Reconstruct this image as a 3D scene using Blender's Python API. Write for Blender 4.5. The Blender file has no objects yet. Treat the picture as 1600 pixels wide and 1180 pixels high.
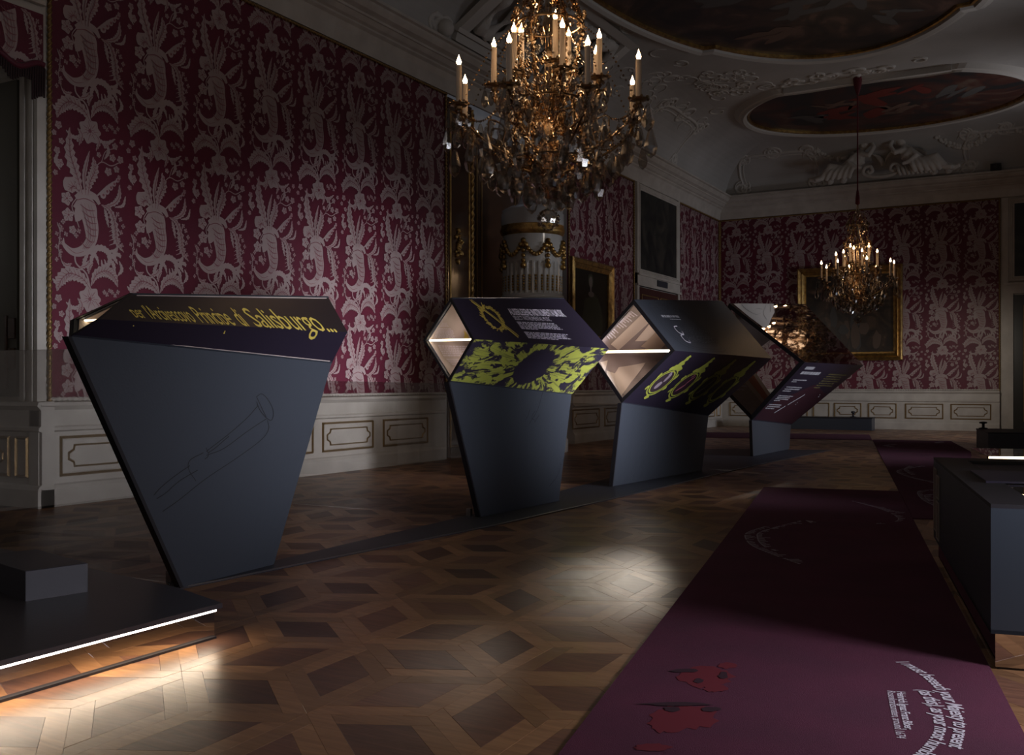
import bpy, bmesh, math, random
from mathutils import Vector, Matrix
random.seed(7)
PI = math.pi
C = bpy.context.scene.collection
SC = bpy.context.scene
YAW = math.radians(29.04)
SN, CS = math.sin(YAW), math.cos(YAW)
F, HZ, CH = 1567.0, 600.0, 1.4      # focal length in pixels, horizon row, eye height

# ------------------------------------------------------------------ camera
cam_d = bpy.data.cameras.new('camera'); cam = bpy.data.objects.new('camera', cam_d); C.objects.link(cam)
cam.location = (0, 0, CH); cam.rotation_euler = (PI/2, 0, YAW)
cam_d.sensor_width = 36; cam_d.lens = 36*F/1600; cam_d.shift_y = 10/1600
cam_d.clip_start = .05; cam_d.clip_end = 200
SC.camera = cam
# ------------------------------------------------------------------ world, exposure
w = bpy.data.worlds.new('world'); SC.world = w; w.use_nodes = True
w.node_tree.nodes['Background'].inputs[0].default_value = (.55, .62, .8, 1)
w.node_tree.nodes['Background'].inputs[1].default_value = .25
SC.view_settings.view_transform = 'Standard'; SC.view_settings.look = 'None'
SC.view_settings.exposure = 0.15; SC.view_settings.gamma = 1; SC.view_settings.use_curve_mapping = False
SC.cycles.use_denoising = True
SC.cycles.max_bounces = 6; SC.cycles.diffuse_bounces = 3; SC.cycles.glossy_bounces = 4
SC.cycles.transmission_bounces = 4; SC.cycles.transparent_max_bounces = 24
SC.cycles.sample_clamp_indirect = 2.0; SC.cycles.caustics_reflective = False; SC.cycles.caustics_refractive = False
# ------------------------------------------------------------------ lights
def area(name, loc, target, sx, sy, power, col, spread=180):
    d = bpy.data.lights.new(name, 'AREA'); d.shape = 'RECTANGLE'; d.size = sx; d.size_y = sy
    d.energy = power; d.color = col; d.spread = math.radians(spread)
    o = bpy.data.objects.new(name, d); C.objects.link(o); o.location = loc
    o.rotation_euler = (Vector(target)-Vector(loc)).to_track_quat('-Z', 'Y').to_euler()
    return o
def spot(name, loc, target, power, col, size, blend=.6, r=.05):
    d = bpy.data.lights.new(name, 'SPOT'); d.energy = power; d.color = col; d.spot_size = math.radians(size)
    d.spot_blend = blend; d.shadow_soft_size = r
    o = bpy.data.objects.new(name, d); C.objects.link(o); o.location = loc
    o.rotation_euler = (Vector(target)-Vector(loc)).to_track_quat('-Z', 'Y').to_euler()
    return o
DAY = (.86, .89, 1.0); WARM = (1.0, .80, .58); GAL = (1.0, .9, .78)
# daylight entering low through the windows of the right-hand wall
area('window_light', (1.60, 4.95, 1.35), (-3, 4.2, -.1), .7, .7, 27, (.92, .9, 1.0), 110)
area('rear_fill_light', (-4.2, -2.6, 4.2), (-4.2, 16, 3.0), 9.0, 4.0, 20, (1.0, .93, .88), 160)     # wide unseen fill behind the viewer, added to lift the dark tones
area('window_light', (1.60, 6.2, 1.6), (-10, 7.5, 1.4), 2.2, 1.4, 20, DAY, 34)
area('window_light', (1.60, 11.0, 1.6), (-10, 13.0, 1.5), 2.2, 1.4, 44, DAY, 34)
area('window_light', (1.60, 20.0, 1.7), (-8, 20.5, 1.5), 2.4, 1.6, 30, DAY, 60)
area('window_light', (1.60, 28.0, 1.7), (-8, 30, 1.5), 2.4, 1.6, 44, DAY, 80)
# unseen area lamps added high on the right to brighten the ceiling
for y_ in (3, 11, 19.5, 27.5): area('ceiling_fill_light', (1.60, y_, 5.6), (-2.8, y_, 8.9), 2.0, 1.4, 23, (.96, .94, 1.0), 100)
# unseen spots added to brighten the silk, stove and wainscot
spot('silk_fill_spot', (-5.6, 13.0, 2.9), (-10.3, 13.0, 2.0), 50, GAL, 62, 1.0, .2)
spot('silk_fill_spot', (-5.8, 9.6, 2.9), (-10.3, 9.4, 1.9), 20, GAL, 62, 1.0, .2)
spot('silk_fill_spot', (-2.8, 27.2, 3.0), (-3.0, 32.9, 1.5), 120, GAL, 66, 1.0, .2)
spot('silk_fill_spot', (-7.6, 27.2, 3.0), (-7.8, 32.9, 1.3), 60, GAL, 66, 1.0, .2)
spot('stove_fill_spot', (-4.6, 16.5, 5.2), (-9.75, 18.3, 3.6), 40, GAL, 24, 1.0, .2)
spot('wainscot_fill_spot', (-6.1, 12.0, 3.2), (-9.2, 12.6, 0), 60, (1, .80, .66), 95, 1.0, .3)
spot('wainscot_fill_spot', (-6.3, 19.0, 3.2), (-9.4, 20.5, 0), 60, (1, .80, .66), 95, 1.0, .3)
# unseen spots added to graze bright patches onto the floor towards the camera
spot('parquet_fill_spot', (-5.2, 13.5, 2.7), (-3.05, 6.6, 0), 520, (1, .88, .74), 7, 1.0, .3)
spot('parquet_fill_spot', (-5.9, 10.6, 2.9), (-2.95, 4.1, 0), 170, (1, .84, .72), 7, 1.0, .3)
spot('parquet_fill_spot', (-6.6, 21.5, 5.5), (-4.6, 14.2, 0), 260, (1, .88, .74), 16, .9, .1)

# ------------------------------------------------------------------ helpers
def ray(px, py):
    X, U = (px-800)/F, (HZ-py)/F
    return Vector((CS*X-SN, SN*X+CS, U))
def on_x(px, py, x): d = ray(px, py); return Vector((0, 0, CH)) + d*(x/d.x)
def on_y(px, py, y): d = ray(px, py); return Vector((0, 0, CH)) + d*(y/d.y)
def on_z(px, py, z=0): d = ray(px, py); return Vector((0, 0, CH)) + d*((z-CH)/d.z)

def link(name, me, mat=None, parent=None, kind=None):
    o = bpy.data.objects.new(name, me); C.objects.link(o)
    if mat is not None:
        if isinstance(mat, (list, tuple)):
            for m in mat: me.materials.append(m)
        else: me.materials.append(mat)
    if parent is not None: o.parent = parent
    if kind: o['kind'] = kind
    return o
def tag(o, label=None, cat=None, group=None, kind=None):
    if label: o['label'] = label
    if cat: o['category'] = cat
    if group: o['group'] = group
    if kind: o['kind'] = kind
    return o
def empty(name, loc=(0, 0, 0), rz=0, label=None, cat=None, group=None):
    o = bpy.data.objects.new(name, None); C.objects.link(o); o.location = loc; o.rotation_euler = (0, 0, rz)
    o.empty_display_size = .1
    return tag(o, label, cat, group)

class MB:
    """collects faces and links them as one mesh object"""
    def __init__(s): s.v = []; s.f = []; s.uv = []; s.smooth = []
    def face(s, pts, uv=None, sm=False):
        i = len(s.v); s.v += [tuple(p) for p in pts]; s.f.append(tuple(range(i, i+len(pts)))); s.uv.append(uv); s.smooth.append(sm)
    def idx(s, pts, faces, sm=False):
        i = len(s.v); s.v += [tuple(p) for p in pts]
        for f in faces: s.f.append(tuple(i+k for k in f)); s.uv.append(None); s.smooth.append(sm)
    def box(s, x0, x1, y0, y1, z0, z1, M=None):
        p = [Vector(q) for q in ((x0,y0,z0),(x1,y0,z0),(x1,y1,z0),(x0,y1,z0),(x0,y0,z1),(x1,y0,z1),(x1,y1,z1),(x0,y1,z1))]
        if M is not None: p = [M @ q for q in p]
        s.idx(p, ((3,2,1,0),(4,5,6,7),(0,1,5,4),(1,2,6,5),(2,3,7,6),(3,0,4,7)))
    def hexa(s, p):   # 8 points: bottom 4, top 4
        s.idx(p, ((3,2,1,0),(4,5,6,7),(0,1,5,4),(1,2,6,5),(2,3,7,6),(3,0,4,7)))
    def prism(s, poly, z0, z1, M=None, bev=0):
        n = len(poly)
        c = Vector((sum(p[0] for p in poly)/n, sum(p[1] for p in poly)/n))
        lo = [Vector((p[0], p[1], z0)) for p in poly]; hi = [Vector((p[0], p[1], z1-bev)) for p in poly]
        pts = lo+hi
        fs = [tuple(range(n-1, -1, -1))] + [(i, (i+1) % n, n+(i+1) % n, n+i) for i in range(n)]
        if bev:
            top = []
            for p in poly:
                d = Vector((p[0], p[1]))-c; L = d.length or 1
                q = c + d*(1-bev*1.4/L); top.append(Vector((q[0], q[1], z1)))
            pts += top
            fs += [(n+i, n+(i+1) % n, 2*n+(i+1) % n, 2*n+i) for i in range(n)] + [tuple(range(2*n, 3*n))]
        else: fs.append(tuple(range(n, 2*n)))
        if M is not None: pts = [M @ q for q in pts]
        s.idx(pts, fs)
    def tube(s, pts, r, n=8, cap=True, flat=None):
        pts = [Vector(p) for p in pts]; m = len(pts)
        rs = r if isinstance(r, (list, tuple)) else [r]*m
        up = None; rings = []
        for i, p in enumerate(pts):
            t = (pts[min(i+1, m-1)]-pts[max(i-1, 0)])
            if t.length < 1e-9: t = Vector((0, 0, 1))
            t.normalize()
            if up is None: up = t.orthogonal().normalized()
            else:
                up = up - t*up.dot(t)
                up = up.normalized() if up.length > 1e-6 else t.orthogonal().normalized()
            b = t.cross(up)
            rings.append([p + (up*math.cos(2*PI*k/n) + b*math.sin(2*PI*k/n))*rs[i] for k in range(n)])
        P = [q for rg in rings for q in rg]
        fs = [(i*n+k, i*n+(k+1) % n, (i+1)*n+(k+1) % n, (i+1)*n+k) for i in range(m-1) for k in range(n)]
        s.idx(P, fs, True)
        if cap: s.face(rings[0][::-1]); s.face(rings[-1])
    def lathe(s, prof, n=16, c=(0, 0, 0), sm=True, flute=None):
        P = []; c = Vector(c)
        for (r, z) in prof:
            for k in range(n): a = 2*PI*k/n; P.append(c+Vector((r*math.cos(a), r*math.sin(a), z)))
        m = len(prof)
        fs = [(i*n+k, i*n+(k+1) % n, (i+1)*n+(k+1) % n, (i+1)*n+k) for i in range(m-1) for k in range(n)]
        s.idx(P, fs, sm)
    def sphere(s, c, r, n=8, m=6, sz=1.0):
        prof = [(max(r*math.sin(PI*i/m), 1e-4), -r*sz*math.cos(PI*i/m)) for i in range(m+1)]
        s.lathe(prof, n, c)
    def build(s, name, mat=None, parent=None, kind=None):
        me = bpy.data.meshes.new(name); me.from_pydata(s.v, [], s.f)
        if any(u is not None for u in s.uv):
            lay = me.uv_layers.new(name='UVMap').data; k = 0
            for f, u in zip(s.f, s.uv):
                for j in range(len(f)):
                    if u is not None: lay[k].uv = u[j]
                    k += 1
        me.polygons.foreach_set('use_smooth', s.smooth); me.update()
        return link(name, me, mat, parent, kind)

def catmull(P, n=8):
    P = [Vector(p) for p in P]; Q = [P[0]*2-P[1]] + P + [P[-1]*2-P[-2]]; out = []
    for i in range(1, len(Q)-2):
        for k in range(n):
            t = k/n; a, b, c, d = Q[i-1], Q[i], Q[i+1], Q[i+2]
            out.append(.5*((2*b)+(c-a)*t+(2*a-5*b+4*c-d)*t*t+(3*b-a-3*c+d)*t**3))
    out.append(P[-1]); return out
def lerp_list(L, t):
    x = t*(len(L)-1); i = min(int(x), len(L)-2); return L[i]+(L[i+1]-L[i])*(x-i)

# ------------------------------------------------------------------ materials
def mat(name, col=(.5,.5,.5), rough=.6, metal=0.0, spec=.5, noise=None, bump=None, sheen=0, emit=None, trans=0, coat=0):
    m = bpy.data.materials.new(name); m.use_nodes = True; nt = m.node_tree; b = nt.nodes['Principled BSDF']
    b.inputs['Base Color'].default_value = (*col, 1); b.inputs['Roughness'].default_value = rough
    b.inputs['Metallic'].default_value = metal; b.inputs['Specular IOR Level'].default_value = spec
    if sheen: b.inputs['Sheen Weight'].default_value = sheen
    if coat: b.inputs['Coat Weight'].default_value = coat; b.inputs['Coat Roughness'].default_value = .1
    if trans: b.inputs['Transmission Weight'].default_value = trans
    if emit: b.inputs['Emission Color'].default_value = (*emit[0], 1); b.inputs['Emission Strength'].default_value = emit[1]
    if noise or bump:
        g = nt.nodes.new('ShaderNodeNewGeometry')
    if noise:     # (scale, colour2, detail)
        t = nt.nodes.new('ShaderNodeTexNoise'); t.inputs['Scale'].default_value = noise[0]; t.inputs['Detail'].default_value = 5
        nt.links.new(g.outputs['Position'], t.inputs['Vector'])
        r = nt.nodes.new('ShaderNodeValToRGB'); r.color_ramp.elements[0].position = .35; r.color_ramp.elements[1].position = .68
        r.color_ramp.elements[0].color = (*col, 1); r.color_ramp.elements[1].color = (*noise[1], 1)
        nt.links.new(t.outputs['Fac'], r.inputs[0]); nt.links.new(r.outputs[0], b.inputs['Base Color'])
    if bump:      # (scale, strength)
        t = nt.nodes.new('ShaderNodeTexNoise'); t.inputs['Scale'].default_value = bump[0]; t.inputs['Detail'].default_value = 4
        nt.links.new(g.outputs['Position'], t.inputs['Vector'])
        bp = nt.nodes.new('ShaderNodeBump'); bp.inputs['Strength'].default_value = bump[1]; bp.inputs['Distance'].default_value = .02
        nt.links.new(t.outputs['Fac'], bp.inputs['Height']); nt.links.new(bp.outputs[0], b.inputs['Normal'])
    return m
def emis(name, col, s):
    m = bpy.data.materials.new(name); m.use_nodes = True; nt = m.node_tree; nt.nodes.clear()
    e = nt.nodes.new('ShaderNodeEmission'); e.inputs[0].default_value = (*col, 1); e.inputs[1].default_value = s
    o = nt.nodes.new('ShaderNodeOutputMaterial'); nt.links.new(e.outputs[0], o.inputs[0]); return m
def glassy(name, tint, gl, f0, f1, rough=.0, blend=.3):
    """transparent sheet or crystal with a glossy coat that grows towards grazing angles"""
    m = bpy.data.materials.new(name); m.use_nodes = True; nt = m.node_tree; nt.nodes.clear(); N = nt.nodes.new; L = nt.links.new
    t = N('ShaderNodeBsdfTransparent'); t.inputs[0].default_value = (*tint, 1)
    g = N('ShaderNodeBsdfGlossy'); g.inputs['Color'].default_value = (*gl, 1); g.inputs['Roughness'].default_value = rough
    lw = N('ShaderNodeLayerWeight'); lw.inputs[0].default_value = blend
    mr = N('ShaderNodeMapRange'); mr.inputs['To Min'].default_value = f0; mr.inputs['To Max'].default_value = f1
    mx = N('ShaderNodeMixShader'); o = N('ShaderNodeOutputMaterial')
    L(lw.outputs['Facing'], mr.inputs['Value']); L(mr.outputs[0], mx.inputs[0]); L(t.outputs[0], mx.inputs[1]); L(g.outputs[0], mx.inputs[2]); L(mx.outputs[0], o.inputs[0])
    return m
def wood(name, c1, c2, ang, rough=.3, lo=.62, hi=1.3):
    m = bpy.data.materials.new(name); m.use_nodes = True; nt = m.node_tree; b = nt.nodes['Principled BSDF']; N = nt.nodes.new; L = nt.links.new
    g = N('ShaderNodeNewGeometry'); oi = N('ShaderNodeObjectInfo')
    mp = N('ShaderNodeMapping'); mp.inputs['Rotation'].default_value = (0, 0, -ang); mp.inputs['Scale'].default_value = (1.2, 14, 1)
    ad = N('ShaderNodeMath'); ad.operation = 'ADD'; L(g.outputs['Random Per Island'], ad.inputs[0]); L(oi.outputs['Random'], ad.inputs[1])
    cx = N('ShaderNodeCombineXYZ'); ml = N('ShaderNodeMath'); ml.operation = 'MULTIPLY'; ml.inputs[1].default_value = 31; L(ad.outputs[0], ml.inputs[0]); L(ml.outputs[0], cx.inputs[2])
    va = N('ShaderNodeVectorMath'); va.operation = 'ADD'; L(g.outputs['Position'], va.inputs[0]); L(cx.outputs[0], va.inputs[1]); L(va.outputs[0], mp.inputs[0])
    n1 = N('ShaderNodeTexNoise'); n1.inputs['Scale'].default_value = 2.2; n1.inputs['Detail'].default_value = 7; n1.inputs['Distortion'].default_value = .8; L(mp.outputs[0], n1.inputs['Vector'])
    r = N('ShaderNodeValToRGB'); r.color_ramp.elements[0].position = .3; r.color_ramp.elements[1].position = .72
    r.color_ramp.elements[0].color = (*c1, 1); r.color_ramp.elements[1].color = (*c2, 1); L(n1.outputs['Fac'], r.inputs[0])
    fr = N('ShaderNodeMath'); fr.operation = 'FRACT'; L(ad.outputs[0], fr.inputs[0])
    mr = N('ShaderNodeMapRange'); mr.inputs['To Min'].default_value = lo; mr.inputs['To Max'].default_value = hi; L(fr.outputs[0], mr.inputs['Value'])
    mx = N('ShaderNodeMix'); mx.data_type = 'RGBA'; mx.blend_type = 'MULTIPLY'; mx.inputs['Factor'].default_value = 1
    cc = N('ShaderNodeCombineColor'); [L(mr.outputs[0], cc.inputs[i]) for i in range(3)]
    L(r.outputs[0], mx.inputs['A']); L(cc.outputs[0], mx.inputs['B']); L(mx.outputs['Result'], b.inputs['Base Color'])
    n2 = N('ShaderNodeTexNoise'); n2.inputs['Scale'].default_value = 1.6; n2.inputs['Detail'].default_value = 6; L(g.outputs['Position'], n2.inputs['Vector'])
    r2 = N('ShaderNodeMapRange'); r2.inputs['To Min'].default_value = rough-.06; r2.inputs['To Max'].default_value = rough+.16; L(n2.outputs['Fac'], r2.inputs['Value']); L(r2.outputs[0], b.inputs['Roughness'])
    n3 = N('ShaderNodeTexNoise'); n3.inputs['Scale'].default_value = 7; n3.inputs['Detail'].default_value = 3; L(g.outputs['Position'], n3.inputs['Vector'])
    sm = N('ShaderNodeMath'); sm.operation = 'MULTIPLY_ADD'; sm.inputs[1].default_value = .25; L(n1.outputs['Fac'], sm.inputs[0]); L(n3.outputs['Fac'], sm.inputs[2])
    bp = N('ShaderNodeBump'); bp.inputs['Strength'].default_value = .22; bp.inputs['Distance'].default_value = .012; L(sm.outputs[0], bp.inputs['Height']); L(bp.outputs[0], b.inputs['Normal'])
    b.inputs['Specular IOR Level'].default_value = .5
    return m

M_DARK = mat('anthracite_lacquer', (.045, .051, .065), .40, bump=(60, .05))
M_DARKPRINT = mat('aubergine_print', (.022, .016, .030), .4)
M_EDGE = mat('black_edge', (.012, .010, .013), .5)
M_BROWNPRINT = mat('brown_black_print', (.024, .017, .018), .35)
M_SILK = mat('crimson_silk', (.130, .009, .029), .5, sheen=.1, bump=(220, .15), noise=(1.1, (.105, .010, .028)))
M_SILK2 = mat('silver_pink_weave', (.40, .305, .295), .42, sheen=.2, bump=(260, .15))
M_SILK3 = mat('rose_weave_vein', (.27, .10, .12), .5)
M_GILT = mat('gilding', (.62, .40, .13), .32, .9, bump=(40, .3), noise=(9, (.30, .18, .07)))
M_GILTD = mat('old_gilding', (.30, .19, .075), .42, .7, bump=(60, .3))
M_WHITE = mat('cream_paint', (.60, .56, .50), .45, noise=(3, (.50, .46, .41)), bump=(18, .04))
M_STUCCO = mat('stucco', (.50, .49, .47), .85, noise=(.8, (.42, .41, .39)), bump=(9, .12))
M_STUCCO2 = mat('stucco_relief', (.58, .56, .52), .8, bump=(20, .15))
M_BROWN = mat('polished_walnut', (.075, .035, .02), .2, noise=(4, (.04, .02, .013)), coat=.5)
M_CLOTH = mat('dark_red_fabric', (.12, .012, .02), .8, bump=(90, .2))
M_TILE = mat('white_faience', (.55, .54, .52), .22, bump=(5, .06), coat=.4)
M_METAL = mat('steel', (.4, .4, .42), .3, 1)
M_CARPET = mat('plum_carpet', (.115, .017, .050), .95, bump=(350, .5), noise=(2.2, (.090, .015, .043)))
M_LETTER = mat('white_print', (.72, .66, .74), .8)
M_YELLOW = mat('ochre_print', (.62, .46, .09), .5)
M_GREEN = mat('chartreuse_print', (.42, .44, .07), .5)
M_PALE = mat('pale_liner', (.55, .46, .42), .55, noise=(3, (.50, .41, .375)))
M_PAPER = mat('paper_print', (.74, .62, .55), .6)
M_WAX = mat('candle_sleeve', (.75, .62, .5), .5)
M_GLASS2 = glassy('open_back_glass', (.92, .9, .9), (1, 1, 1), .03, .3, 0, .25)
M_MIRROR = mat('mirror', (.75, .72, .70), .04, 1)
M_GLASS = glassy('clear_glass', (.80, .79, .78), (1, 1, 1), .04, .75, 0, .25)
M_CRYSTAL = glassy('crystal', (.70, .67, .64), (.95, .93, .9), .05, .65, .12, .35)
M_CRYSTALW = glassy('warm_crystal', (.66, .58, .50), (.98, .82, .62), .17, .92, .04, .35)
M_BRASS = mat('brass', (.30, .20, .11), .28, 1)
M_BULB = emis('candle_bulb', (1.0, .62, .32), 34)
M_LED = emis('led_tube', (1.0, .80, .50), 4.5)
M_LEDW = emis('led_strip', (1.0, .86, .76), 9)

# ================================================================== ROOM
X0, X1, Y0, Y1 = -10.3, 1.75, -3.0, 32.9         # wall planes
ZC = 8.87
# ---------------- floor: slab and parquet (blocks of three rhombi, each a dark board framed by four light strips)
mb = MB(); mb.box(X0-2.4, X1+.4, Y0-.3, Y1+.3, -.3, -.006)
floor = mb.build('floor', mat('floor_joint', (.02, .012, .008), .8), None, 'structure')
va, vb = Vector((-.017, .63)), Vector((.467, .22)); vc = vb-va
angs = {'a': math.atan2(va.y, va.x), 'b': math.atan2(vb.y, vb.x), 'c': math.atan2(vc.y, vc.x)}
W_ST = {k: wood('oak_strip_'+k, (.235, .115, .055), (.36, .19, .090), a, .30, .72, 1.25) for k, a in angs.items()}
W_DK = {k: wood('walnut_board_'+k, (.080, .037, .024), (.150, .070, .042), a, .34, .7, 1.9) for k, a in angs.items()}
rhombs = []
org = Vector((-3.08, 3.82)) - (va*.5+vc*.5)
P1, P2 = va*2-vb, va+vb
kinds = [('c', 'a', vc, va, Vector((0, 0))), ('b', 'c', -vb, vc, Vector((0, 0))), ('a', 'b', va, -vb, Vector((0, 0)))]
for i in range(-45, 46):
    for j in range(-45, 46):
        o0 = org + P1*i + P2*j
        for (ku, kv, u, v, off) in kinds:
            o = o0+off; c = o+u*.5+v*.5
            if not (X0-.3 < c.x < X1+.1 and .5 < c.y < Y1+.3): continue
            Z = -SN*c.x+CS*c.y
            if Z < 2.6: continue
            px = 800+F*(CS*c.x+SN*c.y)/Z
            if not (-90*6/Z*2-60 < px < 1660+200*6/Z): continue
            rhombs.append((Z, o, u, v, ku, kv))
rhombs.sort(key=lambda r: r[0])
def quadP(o, u, v, a, b, c, d):
    return [o+u*p[0]+v*p[1] for p in (a, b, c, d)]
tile_rest = {k: MB() for k in 'abc'}; strip_rest = {k: MB() for k in 'abc'}
nt_, ns_ = 0, 0
def order(poly):
    A = sum(poly[i].x*poly[(i+1) % 4].y-poly[(i+1) % 4].x*poly[i].y for i in range(4))
    return poly if A > 0 else poly[::-1]
rd = random.Random(3)
def shrink(poly, g):
    c = sum(poly, Vector((0, 0)))/4
    return [p+(c-p).normalized()*g for p in poly]
for (Z, o, u, v, ku, kv) in rhombs:
    t = .20
    inner = quadP(o, u, v, (t, t), (1-t, t), (1-t, 1-t), (t, 1-t))
    strips = [(quadP(o, u, v, (0, 0), (1-t, 0), (1-t, t), (t*.0, t)), ku), (quadP(o, u, v, (1-t, 0), (1, 0), (1, 1-t), (1-t, 1-t)), kv),
              (quadP(o, u, v, (t, 1-t), (1, 1-t), (1, 1), (t, 1)), ku), (quadP(o, u, v, (0, t), (t, t), (t, 1), (0, 1)), kv)]
    h = rd.uniform(-.0012, .0)
    p = order(shrink(inner, .0012))
    if nt_ < 300:
        c = sum(p, Vector((0, 0)))/4; m_ = MB(); m_.prism([q-c for q in p], -.012, h, bev=.0008)
        ob = m_.build('parquet_tile', W_DK[ku], floor); ob.location = (c.x, c.y, 0); nt_ += 1
    else: tile_rest[ku].prism(p, -.012, h)
    for (s, k) in strips:
        h = rd.uniform(-.0012, .0); p = order(shrink(s, .0012))
        if ns_ < 300:
            c = sum(p, Vector((0, 0)))/4; m_ = MB(); m_.prism([q-c for q in p], -.012, h, bev=.0008)
            ob = m_.build('parquet_strip', W_ST[k], floor); ob.location = (c.x, c.y, 0); ns_ += 1
        else: strip_rest[k].prism(p, -.012, h)
for k in 'abc':
    if tile_rest[k].f: tile_rest[k].build('parquet_tile', W_DK[k], floor, 'stuff')
    if strip_rest[k].f: strip_rest[k].build('parquet_strip', W_ST[k], floor, 'stuff')

# ---------------- walls
mb = MB()
mb.box(X0-.3, X0, 7.45, 16.0, -.006, 7.7); mb.box(X0-.3, X0, 21.2, Y1+.3, -.006, 7.7)
mb.box(X0-1.6, X0-1.1, 16.0, 21.2, -.006, 7.7)                    # stove recess
mb.box(X0-1.1, X0-.3, 15.7, 16.0, -.006, 7.7); mb.box(X0-1.1, X0-.3, 21.2, 21.5, -.006, 7.7)
mb.box(X0-.3, X0, Y0, 7.45, 5.0, 7.7)                             # above the window niche
mb.box(X0-.3, X0, Y0, 3.6, -.006, 5.0)
mb.box(X0-2.4, X0-.3, 7.45, 7.75, -.006, 5.4); mb.box(X0-2.4, X0-2.1, 3.6, 7.45, -.006, 5.4); mb.box(X0-2.4, X0-.3, 3.3, 3.6, -.006, 5.4)
mb.box(X0-2.1, X0-.3, 3.6, 7.45, 5.0, 5.3)
wall_l = mb.build('wall_left', M_WHITE, None, 'structure')
mb = MB(); mb.box(X0-.3, X1+.3, Y1, Y1+.3, -.006, 7.7)
wall_f = mb.build('wall_far', M_WHITE, None, 'structure')
mb = MB()
wins = [(2.4, 4.8), (9.8, 12.2), (18.8, 21.2), (26.8, 29.2)]
prev = Y0
for (a, b) in wins:
    mb.box(X1, X1+.4, prev, a, -.006, 7.7); mb.box(X1, X1+.4, a, b, -.006, .6); mb.box(X1, X1+.4, a, b, 2.6, 7.7); prev = b
mb.box(X1, X1+.4, prev, Y1, -.006, 7.7)
wall_r = mb.build('wall_right', M_WHITE, None, 'structure')
mb = MB(); mb.box(X0-2.4, X1+.4, Y0-.3, Y0, -.006, 7.7); mb.build('wall_near', M_WHITE, None, 'structure')

# ---------------- ceiling: cornice, cove and flat field as nested rings
def ring(d, z): return [(X0+d, Y0+d, z), (X1-d, Y0+d, z), (X1-d, Y1-d, z), (X0+d, Y1-d, z)]
def loft(prof, name, m, parent, kind=None, sm=False):
    mb = MB()
    for (a, b) in zip(prof, prof[1:]):
        A, B = ring(*a), ring(*b)
        for k in range(4): mb.face([A[k], A[(k+1) % 4], B[(k+1) % 4], B[k]], sm=False)
    return mb.build(name, m, parent, kind)
COVE0, COVE1 = (.34, 7.56), (2.15, ZC)
def cove(t):   # 0 at the cornice, 1 at the flat
    a = t*PI/2
    return (COVE0[0]+(COVE1[0]-COVE0[0])*(1-math.cos(a)), COVE0[1]+(COVE1[1]-COVE0[1])*math.sin(a))
mb = MB(); D = COVE1[0]
mb.box(X0+D, X1-D, Y0+D, Y1-D, ZC, ZC+.15)
for k in range(14):
    A, B = ring(*cove(k/14)), ring(*cove((k+1)/14))
    for q in range(4): mb.face([A[q], A[(q+1) % 4], B[(q+1) % 4], B[q]])
A, B = ring(0, 7.7), ring(-.3, 7.7)
ceiling = mb.build('ceiling', M_STUCCO, None, 'structure')
cprof = [(0, 6.90), (.05, 6.90), (.06, 6.94), (.09, 7.12), (.14, 7.22), (.20, 7.25), (.20, 7.28), (.26, 7.30), (.33, 7.36), (.36, 7.36), (.36, 7.40),
         (.46, 7.43), (.52, 7.50), (.52, 7.54), (.58, 7.55), (.58, 7.60), (.30, 7.62)]
cornice = loft(cprof, 'cornice', M_WHITE, ceiling)
def rope(p0, p1, r=.028, name='gilt_rope_trim', m=None, parent=None, step=.14):
    """carved border strip: a bar wound with a wavy bead"""
    mb = MB(); p0, p1 = Vector(p0), Vector(p1); L = (p1-p0).length; t = (p1-p0)/L; u = t.orthogonal().normalized(); v = t.cross(u)
    mb.tube([p0, p1], r*.6, 6)
    n = int(L/step*6)
    for ph in (0, PI):
        mb.tube([p0+t*(L*i/n)+(u*math.cos(ph+i*2*PI/6)+v*math.sin(ph+i*2*PI/6))*r*.6 for i in range(n+1)], r*.42, 4)
    return mb.build(name, m or M_GILTD, parent)

# ---------------- painted ovals in the ceiling
def oval(cx, cy, a, b, shoulder, n=120, flat=0):
    out = []
    for i in range(n):
        t = 2*PI*i/n; c_, s_ = math.cos(t), math.sin(t)
        k = 1.0
        if shoulder and abs(c_) > .72: k = 1.05
        x, y = c_*a*k, s_*b*k
        if flat and s_ < 0: y = max(s_*(b+.55), -b-.02-.06*math.cos(x*2.2))
        out.append((cx+x, cy+y))
    return out
def painting_mat(name, base, c2, c3, sc=.7):
    m = bpy.data.materials.new(name); m.use_nodes = True; nt = m.node_tree; b = nt.nodes['Principled BSDF']; N = nt.nodes.new; L = nt.links.new
    g = N('ShaderNodeNewGeometry'); n1 = N('ShaderNodeTexNoise'); n1.inputs['Scale'].default_value = sc; n1.inputs['Detail'].default_value = 4; n1.inputs['Distortion'].default_value = 1.6
    L(g.outputs['Position'], n1.inputs['Vector']); r = N('ShaderNodeValToRGB'); e = r.color_ramp.elements
    e[0].position = .40; e[0].color = (*base, 1); e[1].position = .72; e[1].color = (*c3, 1); x = e.new(.56); x.color = (*c2, 1)
    L(n1.outputs['Fac'], r.inputs[0]); L(r.outputs[0], b.inputs['Base Color']); b.inputs['Roughness'].default_value = .45
    return m
M_FRESCO = painting_mat('fresco', (.025, .024, .026), (.07, .045, .038), (.20, .12, .09), .8)
M_FRESCO2 = painting_mat('fresco_red', (.03, .03, .032), (.09, .035, .028), (.16, .12, .09), .7)
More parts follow.
